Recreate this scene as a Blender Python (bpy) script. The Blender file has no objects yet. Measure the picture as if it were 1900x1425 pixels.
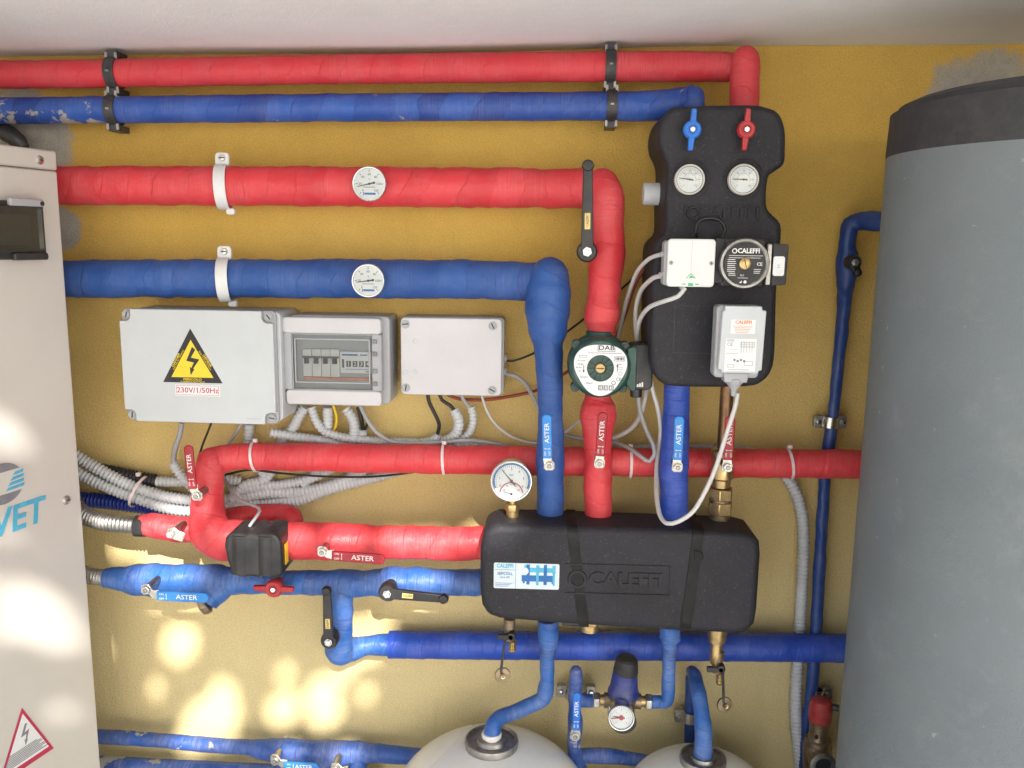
import bpy, bmesh, math, random
from mathutils import Vector, Matrix, noise
random.seed(7)
sc = bpy.context.scene
COL = sc.collection
R = math.radians
# ------------------------------------------------------------------ camera
FPX = 1580.0; DCAM = 1.70; ZC = 1.60
YAW, PITCH, ROLL = R(2.0), R(9.5), R(0.75)
cam_d = bpy.data.cameras.new('camera'); cam = bpy.data.objects.new('camera', cam_d); COL.objects.link(cam)
ROT = (Matrix.Rotation(YAW, 3, 'Z') @ Matrix.Rotation(R(90) - PITCH, 3, 'X') @ Matrix.Rotation(ROLL, 3, 'Z'))
CP = Vector((0, -DCAM, ZC))
cam.matrix_world = Matrix.Translation(CP) @ ROT.to_4x4()
cam_d.sensor_width = 36; cam_d.lens = 36 * FPX / 1900; cam_d.clip_end = 2000; cam_d.clip_start = 0.02
sc.camera = cam

def ray(px, py):
    return ROT @ Vector(((px - 950) / FPX, -(py - 712.5) / FPX, -1))
def W(px, py, d):
    v = ray(px, py); return CP + v * ((DCAM - d) / v.y)
def mpp(px, py, d):
    return (DCAM - d) / ray(px, py).y / FPX

# ------------------------------------------------------------------ materials
def new_mat(name):
    m = bpy.data.materials.new(name); m.use_nodes = True
    nt = m.node_tree; b = nt.nodes['Principled BSDF']
    return m, nt, b
def N(nt, t, **k):
    n = nt.nodes.new(t)
    for a, v in k.items():
        if a in n.inputs: n.inputs[a].default_value = v
        else: setattr(n, a, v)
    return n
def lk(nt, a, b): nt.links.new(a, b)
def math_n(nt, op, a, b=None, c=None):
    n = nt.nodes.new('ShaderNodeMath'); n.operation = op
    for i, x in enumerate((a, b, c)):
        if x is None: continue
        if isinstance(x, (int, float)): n.inputs[i].default_value = x
        else: nt.links.new(x, n.inputs[i])
    return n.outputs[0]
def noise_n(nt, vec, scale, detail=3, rough=.5, dist=0):
    n = nt.nodes.new('ShaderNodeTexNoise'); n.inputs['Scale'].default_value = scale
    n.inputs['Detail'].default_value = detail; n.inputs['Roughness'].default_value = rough
    n.inputs['Distortion'].default_value = dist
    if vec is not None: nt.links.new(vec, n.inputs['Vector'])
    return n.outputs['Fac']
def ramp(nt, fac, stops):
    n = nt.nodes.new('ShaderNodeValToRGB'); e = n.color_ramp.elements
    while len(e) < len(stops): e.new(.5)
    for i, (p, c) in enumerate(stops):
        e[i].position = p; e[i].color = c if len(c) == 4 else (*c, 1)
    nt.links.new(fac, n.inputs[0]); return n.outputs[0]
def mixc(nt, f, a, b):
    n = nt.nodes.new('ShaderNodeMix'); n.data_type = 'RGBA'
    if isinstance(f, (int, float)): n.inputs[0].default_value = f
    else: nt.links.new(f, n.inputs[0])
    for i, x in ((6, a), (7, b)):
        if isinstance(x, (tuple, list)): n.inputs[i].default_value = (*x[:3], 1)
        else: nt.links.new(x, n.inputs[i])
    return n.outputs[2]
def bump(nt, b, h, strength, dist, chain=None):
    n = nt.nodes.new('ShaderNodeBump'); n.inputs['Strength'].default_value = strength; n.inputs['Distance'].default_value = dist
    nt.links.new(h, n.inputs['Height'])
    if chain is not None: nt.links.new(chain, n.inputs['Normal'])
    nt.links.new(n.outputs[0], b.inputs['Normal']); return n.outputs[0]
def pos(nt):
    return N(nt, 'ShaderNodeNewGeometry').outputs['Position']

def plain(name, col, rough=.5, metal=0, var=.12, scale=60, bmp=.0, dust=0.0, spec=.5, coat=0):
    m, nt, b = new_mat(name)
    p = pos(nt)
    n1 = noise_n(nt, p, scale, 4, .6)
    lo = tuple(c * (1 - var) for c in col); hi = tuple(min(1, c * (1 + var)) for c in col)
    c = ramp(nt, n1, [(.3, lo), (.7, hi)])
    if dust:
        nd = noise_n(nt, p, 23, 6, .7)
        c = mixc(nt, math_n(nt, 'MULTIPLY', ramp(nt, nd, [(.45, (0, 0, 0)), (.75, (1, 1, 1))]), dust), c, (.5, .46, .4))
    lk(nt, c, b.inputs['Base Color'])
    rr = ramp(nt, noise_n(nt, p, scale * .4, 3), [(.3, (max(0, rough - .1),) * 3), (.7, (min(1, rough + .12),) * 3)])
    lk(nt, rr, b.inputs['Roughness'])
    b.inputs['Metallic'].default_value = metal; b.inputs['Specular IOR Level'].default_value = spec
    b.inputs['Coat Weight'].default_value = coat
    if bmp: bump(nt, b, noise_n(nt, p, 350, 3), bmp, .001)
    return m

def tape(name, col, col2, pitch=.03, rough=.42, var=.35, dust=.25, splash=None):
    m, nt, b = new_mat(name)
    uv = N(nt, 'ShaderNodeUVMap').outputs[0]
    s = N(nt, 'ShaderNodeSeparateXYZ'); lk(nt, uv, s.inputs[0])
    u, v = s.outputs[0], s.outputs[1]
    p = pos(nt)
    wob = math_n(nt, 'MULTIPLY', noise_n(nt, p, 7, 3), 1.8)
    h = math_n(nt, 'ADD', math_n(nt, 'ADD', math_n(nt, 'DIVIDE', v, pitch), u), wob)
    fr = math_n(nt, 'FRACT', h); fl = math_n(nt, 'FLOOR', h)
    wn = N(nt, 'ShaderNodeTexWhiteNoise'); wn.noise_dimensions = '1D'; lk(nt, fl, wn.inputs['W'])
    f = math_n(nt, 'MULTIPLY_ADD', wn.outputs['Value'], var * 1.15, math_n(nt, 'MULTIPLY', noise_n(nt, p, 14, 3), 1 - var))
    c = mixc(nt, f, col, col2)
    # pale scuffs and settled dust
    cmb = N(nt, 'ShaderNodeCombineXYZ'); lk(nt, math_n(nt, 'MULTIPLY_ADD', u, 2.0, math_n(nt, 'MULTIPLY', v, 60)), cmb.inputs[0])
    lk(nt, math_n(nt, 'MULTIPLY', v, 420), cmb.inputs[1]); 
    sm = noise_n(nt, cmb.outputs[0], 1.0, 4, .65)
    nd = noise_n(nt, p, 16, 5, .65)
    dn = math_n(nt, 'MULTIPLY', math_n(nt, 'MULTIPLY', ramp(nt, nd, [(.42, (0, 0, 0)), (.75, (1, 1, 1))]), ramp(nt, sm, [(.35, (0, 0, 0)), (.7, (1, 1, 1))])), dust)
    c = mixc(nt, dn, c, (.62, .58, .58))
    if splash is not None:     # mortar splashes on the stretch nearest the cabinet
        sx = N(nt, 'ShaderNodeSeparateXYZ'); lk(nt, p, sx.inputs[0])
        mr = N(nt, 'ShaderNodeMapRange'); lk(nt, sx.outputs[0], mr.inputs[0]); mr.inputs[1].default_value = splash - .25; mr.inputs[2].default_value = splash + .03
        mr.inputs[3].default_value = .13; mr.inputs[4].default_value = 0
        sp_ = ramp(nt, math_n(nt, 'ADD', noise_n(nt, p, 24, 5, .6), mr.outputs[0]), [(.66, (0, 0, 0)), (.69, (1, 1, 1))])
        c = mixc(nt, sp_, c, (.38, .37, .35))
    lk(nt, c, b.inputs['Base Color'])
    lk(nt, ramp(nt, nd, [(.3, (rough - .1,) * 3), (.7, (rough + .15,) * 3)]), b.inputs['Roughness'])
    edge = ramp(nt, fr, [(0, (0, 0, 0)), (.05, (1, 1, 1)), (.9, (.75, .75, .75)), (1, (.6, .6, .6))])
    h1 = bump(nt, b, edge, .65, .0013)
    h2 = bump(nt, b, sm, .5, .0011, h1)
    bump(nt, b, noise_n(nt, p, 42, 4, .65), .6, .004, h2)
    b.inputs['Specular IOR Level'].default_value = .45
    return m

M = {}
M['red'] = tape('red_tape', (.55, .028, .040), (.70, .055, .070), .05, .5, .25, .18)
M['redw'] = tape('red_wrap', (.56, .026, .036), (.74, .060, .072), .052, .42, .4, .2)
M['redd'] = tape('red_dull_wrap', (.45, .018, .028), (.62, .035, .045), .05, .45, .3, .35)
M['blue'] = tape('blue_tape', (.012, .045, .26), (.030, .115, .46), .055, .42, .55, .18, splash=-.74)
M['blue2'] = tape('blue_wrap', (.015, .060, .24), (.026, .105, .37), .06, .5, .35, .16)
M['bluel'] = tape('light_blue_wrap', (.018, .078, .29), (.034, .14, .45), .022, .42, .6, .35)
M['blueu'] = tape('ultramarine_wrap', (.014, .045, .34), (.026, .095, .52), .03, .42, .4, .2)
M['blued'] = tape('dusty_blue_wrap', (.018, .060, .26), (.035, .11, .40), .03, .5, .4, .55, splash=-.66)
M['pex'] = plain('navy_pipe', (.012, .048, .21), .45, var=.2, dust=.1)
M['bconduit'] = plain('blue_conduit', (.008, .028, .24), .4)
M['gconduit'] = plain('grey_conduit', (.54, .56, .58), .45, var=.08, scale=20, dust=.15)
M['wconduit'] = plain('white_conduit', (.6, .6, .6), .4, var=.06)
M['kconduit'] = plain('black_conduit', (.015, .015, .018), .5)
M['cablew'] = plain('white_cable', (.62, .61, .60), .45, var=.05)
M['cableg'] = plain('grey_cable', (.36, .36, .37), .5, var=.05)
M['cablek'] = plain('black_cable', (.012, .012, .012), .45)
M['cabler'] = plain('brown_red_cable', (.28, .045, .03), .5)
M['cabley'] = plain('yellow_green_cable', (.42, .48, .05), .5)
M['cabley2'] = plain('yellow_cable', (.75, .52, .02), .5)
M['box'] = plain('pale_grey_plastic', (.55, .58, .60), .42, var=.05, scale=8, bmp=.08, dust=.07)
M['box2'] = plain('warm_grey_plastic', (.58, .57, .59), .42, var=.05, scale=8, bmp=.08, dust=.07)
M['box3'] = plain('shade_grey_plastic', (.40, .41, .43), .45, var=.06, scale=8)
M['white'] = plain('white_plastic', (.72, .73, .73), .38, var=.04, scale=15, dust=.08)
M['enamel'] = plain('white_enamel', (.74, .75, .73), .3, var=.05, scale=6, dust=.22, coat=.3)
M['paper'] = plain('paper_label', (.78, .79, .80), .5, var=.03, dust=.05)
M['silverlabel'] = plain('pale_sticker', (.62, .70, .74), .4, var=.05)
M['ink'] = plain('black_ink', (.02, .02, .022), .5)
M['inkg'] = plain('grey_ink', (.22, .22, .24), .5)
M['inkr'] = plain('red_ink', (.50, .03, .08), .5)
M['inko'] = plain('orange_ink', (.80, .22, .06), .5)
M['inkb'] = plain('blue_ink', (.02, .14, .42), .5)
M['inkc'] = plain('cyan_ink', (.08, .42, .62), .5)
M['inkgr'] = plain('green_ink', (.05, .45, .15), .5)
M['inkw'] = plain('white_ink', (.8, .78, .76), .5)
M['yellow'] = plain('yellow_sticker', (.86, .62, .03), .4, var=.04)
M['yell2'] = plain('yellow_paper', (.72, .56, .20), .5)
M['black'] = plain('black_plastic', (.018, .018, .02), .38, var=.2, dust=.06)
M['blackm'] = plain('black_matt', (.022, .021, .023), .55, var=.25, dust=.1)
M['leverr'] = plain('red_vinyl', (.34, .008, .02), .33, var=.12, dust=.05)
M['leverb'] = plain('blue_vinyl', (.025, .24, .68), .33, var=.1, dust=.08)
M['wingb'] = plain('blue_nylon', (.02, .16, .62), .4)
M['wingr'] = plain('red_nylon', (.40, .012, .02), .4, dust=.08)
M['steel'] = plain('zinc_steel', (.58, .57, .53), .32, 1, var=.2, scale=120)
M['dsteel'] = plain('dull_steel', (.38, .37, .35), .42, 1, var=.25, scale=80)
M['strap'] = plain('dark_strap', (.055, .055, .058), .5, .4, var=.3, dust=.15)
M['chrome'] = plain('chrome', (.62, .62, .63), .22, 1, var=.05)
M['brass'] = plain('brass', (.50, .36, .17), .34, .9, var=.22, scale=90)
M['brassd'] = plain('dull_brass', (.26, .20, .13), .45, .8, var=.3, scale=90, dust=.2)
M['copper'] = plain('brown_copper', (.24, .14, .075), .38, .8, var=.3, scale=50)
M['green'] = plain('green_cast', (.016, .070, .058), .42, var=.2, bmp=.2, dust=.14)
M['navy'] = plain('navy_plastic', (.02, .035, .20), .4, var=.1, dust=.15)
M['cap'] = plain('lid_plastic', (.030, .030, .034), .6, var=.2, scale=12, bmp=.3, dust=.06)
M['cream'] = plain('cream_paint', (.62, .59, .54), .42, var=.03, scale=5, dust=.04)
M['dial'] = plain('dial_white', (.80, .83, .83), .4, var=.02)
M['tie'] = plain('nylon_tie', (.75, .62, .62), .4)
M['darkin'] = plain('dark_inside', (.035, .035, .033), .4)
M['leafred'] = plain('safety_red', (.36, .018, .02), .5, dust=.3)
M['orange'] = plain('orange_strip', (.75, .24, .10), .5)

def foam():
    m, nt, b = new_mat('black_foam')
    p = pos(nt)
    v = N(nt, 'ShaderNodeTexVoronoi'); v.inputs['Scale'].default_value = 420; lk(nt, p, v.inputs['Vector'])
    sp = ramp(nt, noise_n(nt, p, 230, 2, .8), [(.60, (0, 0, 0)), (.70, (1, 1, 1))])
    d = ramp(nt, noise_n(nt, p, 5, 5, .7), [(.35, (.015, .015, .019)), (.75, (.030, .029, .037))])
    c = mixc(nt, math_n(nt, 'MULTIPLY', sp, .14), d, (.25, .24, .25))
    sc2 = ramp(nt, noise_n(nt, p, 11, 8, .8), [(.66, (0, 0, 0)), (.8, (1, 1, 1))])
    c = mixc(nt, math_n(nt, 'MULTIPLY', sc2, .16), c, (.4, .37, .33))
    lk(nt, c, b.inputs['Base Color']); b.inputs['Roughness'].default_value = .6; b.inputs['Specular IOR Level'].default_value = .35
    h1 = bump(nt, b, v.outputs['Distance'], .35, .0012)
    bump(nt, b, noise_n(nt, p, 18, 3), .25, .004, h1)
    return m
M['foam'] = foam()

def tank_mat():
    m, nt, b = new_mat('grey_tank_skin')
    p = pos(nt)
    c = ramp(nt, noise_n(nt, p, 3, 5, .6), [(.25, (.138, .164, .176)), (.75, (.190, .216, .228))])
    s = ramp(nt, noise_n(nt, p, 30, 4, .8), [(.66, (0, 0, 0)), (.72, (1, 1, 1))])
    c = mixc(nt, math_n(nt, 'MULTIPLY', s, .45), c, (.45, .45, .44))
    s2 = ramp(nt, noise_n(nt, p, 7, 6, .75), [(.55, (0, 0, 0)), (.8, (1, 1, 1))])
    c = mixc(nt, math_n(nt, 'MULTIPLY', s2, .22), c, (.42, .42, .40))
    lk(nt, c, b.inputs['Base Color']); b.inputs['Roughness'].default_value = .5
    bump(nt, b, noise_n(nt, p, 300, 3, .7), .6, .0012)
    return m
M['tank'] = tank_mat()

def glass(name, tint, rough=.03, op=.06):
    m, nt, b = new_mat(name)
    nt.nodes.remove(b); out = nt.nodes['Material Output']
    tr = N(nt, 'ShaderNodeBsdfTransparent'); tr.inputs[0].default_value = (*tint, 1)
    gl = N(nt, 'ShaderNodeBsdfGlossy'); gl.inputs['Roughness'].default_value = rough
    fr = N(nt, 'ShaderNodeFresnel'); fr.inputs[0].default_value = 1.45
    df = N(nt, 'ShaderNodeBsdfDiffuse'); df.inputs[0].default_value = (.5, .5, .5, 1)
    mx = N(nt, 'ShaderNodeMixShader'); lk(nt, fr.outputs[0], mx.inputs[0]); lk(nt, tr.outputs[0], mx.inputs[1]); lk(nt, gl.outputs[0], mx.inputs[2])
    m2 = N(nt, 'ShaderNodeMixShader'); m2.inputs[0].default_value = op
    lk(nt, mx.outputs[0], m2.inputs[1]); lk(nt, df.outputs[0], m2.inputs[2]); lk(nt, m2.outputs[0], out.inputs[0])
    return m
M['tapeblk'] = plain('black_tape', (.006, .006, .007), .5, var=.2, dust=.03, spec=.3)
M['glass'] = glass('clear_glass', (.97, .98, .98))
M['smoke'] = glass('smoked_cover', (.86, .87, .86), .05, .03)
M['smoked'] = glass('dark_smoked_cover', (.45, .47, .45), .08, .06)

def plaster():
    m, nt, b = new_mat('yellow_plaster')
    p = pos(nt)
    big = noise_n(nt, p, 1.6, 5, .55)
    c = ramp(nt, big, [(.25, (.69, .44, .100)), (.5, (.77, .51, .125)), (.8, (.82, .56, .15))])
    med = ramp(nt, noise_n(nt, p, 9, 6, .7), [(.35, (.92, .92, .92)), (.7, (1.05, 1.05, 1.05))])
    mm = N(nt, 'ShaderNodeMix'); mm.data_type = 'RGBA'; mm.blend_type = 'MULTIPLY'; mm.inputs[0].default_value = 1
    lk(nt, c, mm.inputs[6]); lk(nt, med, mm.inputs[7]); c = mm.outputs[2]
    # lower wall coloured paler, partly standing in for flare and light there
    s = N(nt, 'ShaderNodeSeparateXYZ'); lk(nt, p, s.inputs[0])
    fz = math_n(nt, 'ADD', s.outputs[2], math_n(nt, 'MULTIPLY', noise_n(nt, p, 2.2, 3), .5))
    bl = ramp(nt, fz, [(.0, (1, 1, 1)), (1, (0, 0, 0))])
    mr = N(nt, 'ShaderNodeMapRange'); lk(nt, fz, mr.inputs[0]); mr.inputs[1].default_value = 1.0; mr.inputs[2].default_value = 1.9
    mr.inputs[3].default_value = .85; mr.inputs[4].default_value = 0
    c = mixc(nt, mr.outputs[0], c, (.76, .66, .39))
    # grey cement patches left unpainted around the pipe holes
    def patch(c, cx, cz, r, soft=.25):
        cx_ = N(nt, 'ShaderNodeCombineXYZ'); cx_.inputs[0].default_value = cx; cx_.inputs[2].default_value = cz
        vd = N(nt, 'ShaderNodeVectorMath'); vd.operation = 'DISTANCE'
        flat = N(nt, 'ShaderNodeCombineXYZ'); lk(nt, s.outputs[0], flat.inputs[0]); lk(nt, s.outputs[2], flat.inputs[2])
        lk(nt, flat.outputs[0], vd.inputs[0]); lk(nt, cx_.outputs[0], vd.inputs[1])
        dd = math_n(nt, 'ADD', vd.outputs['Value'], math_n(nt, 'MULTIPLY', math_n(nt, 'SUBTRACT', noise_n(nt, p, 17, 7, .68), .5), r * .9))
        f = ramp(nt, dd, [(r * .80, (1, 1, 1)), (r * .93, (.75, .75, .75)), (r * 1.04, (0, 0, 0))])
        g = ramp(nt, noise_n(nt, p, 40, 5, .7), [(.3, (.42, .41, .37)), (.7, (.56, .54, .49))])
        return mixc(nt, f, c, g)
    for (px, py, rp) in PATCHES:
        w = W(px, py, 0); c = patch(c, w.x, w.z, rp * mpp(px, py, 0))
    spots = ramp(nt, noise_n(nt, p, 90, 2, .9), [(.72, (0, 0, 0)), (.74, (1, 1, 1))])
    c = mixc(nt, math_n(nt, 'MULTIPLY', spots, .4), c, (.16, .11, .05))
    gr = ramp(nt, noise_n(nt, p, 330, 3, .8), [(.3, (.80, .78, .74)), (.7, (1.12, 1.12, 1.12))])
    m3 = N(nt, 'ShaderNodeMix'); m3.data_type = 'RGBA'; m3.blend_type = 'MULTIPLY'; m3.inputs[0].default_value = 1
    lk(nt, c, m3.inputs[6]); lk(nt, gr, m3.inputs[7]); c = m3.outputs[2]
    st = N(nt, 'ShaderNodeMapping'); st.inputs['Scale'].default_value = (26, 26, 3); lk(nt, p, st.inputs[0])
    stn = ramp(nt, noise_n(nt, st.outputs[0], 1, 5, .7), [(.56, (0, 0, 0)), (.78, (1, 1, 1))])
    c = mixc(nt, math_n(nt, 'MULTIPLY', stn, .16), c, (.40, .29, .13))
    lk(nt, c, b.inputs['Base Color']); b.inputs['Roughness'].default_value = .85; b.inputs['Specular IOR Level'].default_value = .2
    v = N(nt, 'ShaderNodeTexVoronoi'); v.inputs['Scale'].default_value = 260; lk(nt, p, v.inputs['Vector'])
    h1 = bump(nt, b, noise_n(nt, p, 210, 4, .7), 1.0, .0034)
    bump(nt, b, noise_n(nt, p, 30, 3, .6), .35, .004, h1)
    return m
PATCHES = [(45, 260, 95), (110, 425, 42), (1825, 215, 118)]
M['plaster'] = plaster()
def ceil_mat():
    m, nt, b = new_mat('white_plaster')
    p = pos(nt)
    c = ramp(nt, noise_n(nt, p, 3, 6, .6), [(.3, (.80, .80, .80)), (.7, (.87, .87, .87))])
    lk(nt, c, b.inputs['Base Color']); b.inputs['Roughness'].default_value = .9
    h = bump(nt, b, noise_n(nt, p, 260, 4, .6), .6, .0015)
    bump(nt, b, noise_n(nt, p, 12, 3, .6), .3, .006, h)
    return m
M['ceiling'] = ceil_mat()
M['ground'] = plain('pale_concrete_ground', (.66, .67, .67), .9, var=.25, scale=30, bmp=.6)
M['bark'] = plain('bark', (.10, .07, .045), .9, var=.4, scale=15, bmp=.6)
M['leaf'] = plain('leaf', (.05, .09, .02), .5, var=.4, scale=3)

# ------------------------------------------------------------------ object helpers
ORG = {}
def finish(ob, smooth, sharp, bevel, segs):
    me = ob.data
    if smooth:
        for p in me.polygons: p.use_smooth = True
        me.set_sharp_from_angle(angle=R(sharp))
    if bevel:
        md = ob.modifiers.new('bevel', 'BEVEL'); md.width = bevel; md.segments = segs
        md.limit_method = 'ANGLE'; md.angle_limit = R(38); md.harden_normals = False
def mk(name, bm, mat, parent=None, smooth=True, sharp=40, bevel=0, segs=2, label=None, recalc=True):
    """bm is in world coordinates"""
    if recalc: bmesh.ops.recalc_face_normals(bm, faces=bm.faces)
    if parent is not None: o0 = ORG[parent.name]
    else:
        n = max(1, len(bm.verts)); o0 = sum((v.co for v in bm.verts), Vector()) / n
    bmesh.ops.translate(bm, verts=bm.verts, vec=-o0)
    me = bpy.data.meshes.new(name); bm.to_mesh(me); bm.free()
    me.materials.append(M[mat] if isinstance(mat, str) else mat)
    ob = bpy.data.objects.new(name, me); COL.objects.link(ob)
    if parent is not None: ob.parent = parent
    else: ob.location = o0
    ORG[ob.name] = o0
    if label: ob['label'] = label
    finish(ob, smooth, sharp, bevel, segs)
    return ob
def tag(o, label, cat, group=None):
    o['label'] = label; o['category'] = cat
    if group: o['group'] = group
    return o

class T:
    """a thing with a local frame in photo-pixel units: x right, y up, z towards the viewer"""
    def __init__(s, name, label, cat, px, py, d, rot=0, group=None, yaw=0, scale=1, basis=None, origin=None):
        s.o = origin if origin is not None else W(px, py, d)
        k = mpp(px, py, d) * scale
        if basis is None:
            B = Matrix(((1, 0, 0), (0, 0, -1), (0, 1, 0)))   # columns x->X, y->Z, z->-Y
            B = Matrix.Rotation(yaw, 3, 'Z') @ B
        else: B = basis
        B = B @ Matrix.Rotation(rot, 3, 'Z')
        s.k = k
        s.M = Matrix.Translation(s.o) @ (B * k).to_4x4()
        e = bpy.data.objects.new(name, None); COL.objects.link(e); e.location = s.o; e.empty_display_size = .02
        ORG[e.name] = s.o.copy(); s.e = e
        tag(e, label, cat, group)
    def part(s, name, bm, mat, parent=None, bevel=0, segs=2, smooth=True, sharp=40, label=None, world=False, recalc=True):
        if not world: bm.transform(s.M)
        return mk(name, bm, mat, parent or s.e, smooth, sharp, bevel * s.k, segs, label, recalc)

def B(): return bmesh.new()
def box(bm, x0, x1, y0, y1, z0, z1):
    v = [bm.verts.new((x, y, z)) for z in (z0, z1) for (x, y) in ((x0, y0), (x1, y0), (x1, y1), (x0, y1))]
    for f in ((3, 2, 1, 0), (4, 5, 6, 7), (0, 1, 5, 4), (1, 2, 6, 5), (2, 3, 7, 6), (3, 0, 4, 7)): bm.faces.new([v[i] for i in f])
    return bm
def prism(bm, pts, z0, z1, sc1=1.0):
    n = len(pts); cx = sum(p[0] for p in pts) / n; cy = sum(p[1] for p in pts) / n
    a = [bm.verts.new((x, y, z0)) for x, y in pts]
    b = [bm.verts.new((cx + (x - cx) * sc1, cy + (y - cy) * sc1, z1)) for x, y in pts]
    bm.faces.new(a[::-1]); bm.faces.new(b)
    for i in range(n): bm.faces.new((a[i], a[(i + 1) % n], b[(i + 1) % n], b[i]))
    return bm
def circ(cx, cy, r, n=24, a0=0): return [(cx + r * math.cos(a0 + 2 * math.pi * i / n), cy + r * math.sin(a0 + 2 * math.pi * i / n)) for i in range(n)]
def cyl(bm, cx, cy, z0, z1, r, n=28, sc1=1.0, a0=0): return prism(bm, circ(cx, cy, r, n, a0), z0, z1, sc1)
def rrect(x0, x1, y0, y1, r, n=5):
    p = []
    for (cx, cy, a) in ((x1 - r, y1 - r, 0), (x0 + r, y1 - r, 90), (x0 + r, y0 + r, 180), (x1 - r, y0 + r, 270)):
        for i in range(n + 1):
            t = R(a + 90 * i / n); p.append((cx + r * math.cos(t), cy + r * math.sin(t)))
    return p
def frame_of(ax):
    ax = ax.normalized(); h = Vector((0, 0, 1)) if abs(ax.z) < .9 else Vector((1, 0, 0))
    x = h.cross(ax).normalized(); return x, ax.cross(x)
def lathe(bm, prof, p0=(0, 0, 0), axis=(0, 0, 1), n=32, closed=False):
    """prof: (radius, height) list along the axis"""
    p0 = Vector(p0); ax = Vector(axis).normalized(); X, Y = frame_of(ax)
    rings = []
    for r, h in prof:
        if r < 1e-6: rings.append([bm.verts.new(p0 + ax * h)])
        else: rings.append([bm.verts.new(p0 + ax * h + (X * math.cos(2 * math.pi * i / n) + Y * math.sin(2 * math.pi * i / n)) * r) for i in range(n)])
    prs = list(zip(rings, rings[1:]))
    if closed: prs.append((rings[-1], rings[0]))
    for a, b in prs:
        for i in range(n):
            j = (i + 1) % n
            if len(a) == 1 and len(b) == 1: continue
            if len(a) == 1: bm.faces.new((a[0], b[j], b[i]))
            elif len(b) == 1: bm.faces.new((a[i], a[j], b[0]))
            else: bm.faces.new((a[i], a[j], b[j], b[i]))
    return bm
def rod(bm, p, q, r, n=12, r2=None):
    p, q = Vector(p), Vector(q); L = (q - p).length; r2 = r if r2 is None else r2
    return lathe(bm, [(0, 0), (r, 0), (r2, L), (0, L)], p, q - p, n)
def text(bm, s, x, y, h, z, rot=0, align='CENTER', ext=.25, bold=0.0, sx=1.0, M4=None, shear=0):
    cu = bpy.data.curves.new('txt', 'FONT'); cu.body = s; cu.size = h / .70; cu.extrude = ext; cu.offset = bold
    cu.align_x = align; cu.align_y = 'CENTER'; cu.resolution_u = 2; cu.shear = shear
    ob = bpy.data.objects.new('txt', cu); me = ob.to_mesh()
    t = bmesh.new(); t.from_mesh(me); ob.to_mesh_clear(); bpy.data.objects.remove(ob); bpy.data.curves.remove(cu)
    mt = Matrix.Translation((x, y, z)) @ Matrix.Rotation(rot, 4, 'Z') @ Matrix.Diagonal((sx, 1, 1, 1))
    if M4 is not None: mt = M4 @ mt
    t.transform(mt)
    m2 = bpy.data.meshes.new('t'); t.to_mesh(m2); t.free(); bm.from_mesh(m2); bpy.data.meshes.remove(m2)
    return bm

# -------- tubes
def catmull(P, step):
    """P: list of (Vector, radius) -> resampled"""
    out = []
    n = len(P)
    for i in range(n - 1):
        p0 = P[max(i - 1, 0)]; p1 = P[i]; p2 = P[i + 1]; p3 = P[min(i + 2, n - 1)]
        L = (p2[0] - p1[0]).length; m = max(1, int(L / step))
        # centripetal-like tangents limited by the segment length
        def tan(a, b, c):
            t = (c[0] - a[0]); 
            if t.length < 1e-9: return Vector()
            return t.normalized() * min((b[0] - a[0]).length if (b[0] - a[0]).length > 1e-9 else 9, (c[0] - b[0]).length if (c[0] - b[0]).length > 1e-9 else 9)
        T1 = tan(p0, p1, p2) if i > 0 else (p2[0] - p1[0]); T2 = tan(p1, p2, p3) if i < n - 2 else (p2[0] - p1[0])
        if T1.length > L: T1 = T1.normalized() * L
        if T2.length > L: T2 = T2.normalized() * L
        for k in range(m):
            t = k / m; a = 2 * t**3 - 3 * t**2 + 1; b = t**3 - 2 * t**2 + t; c = -2 * t**3 + 3 * t**2; d = t**3 - t**2
            s = t * t * (3 - 2 * t)
            out.append((p1[0] * a + T1 * b + p2[0] * c + T2 * d, p1[1] * (1 - s) + p2[1] * s))
    out.append(P[-1]); return out
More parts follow.
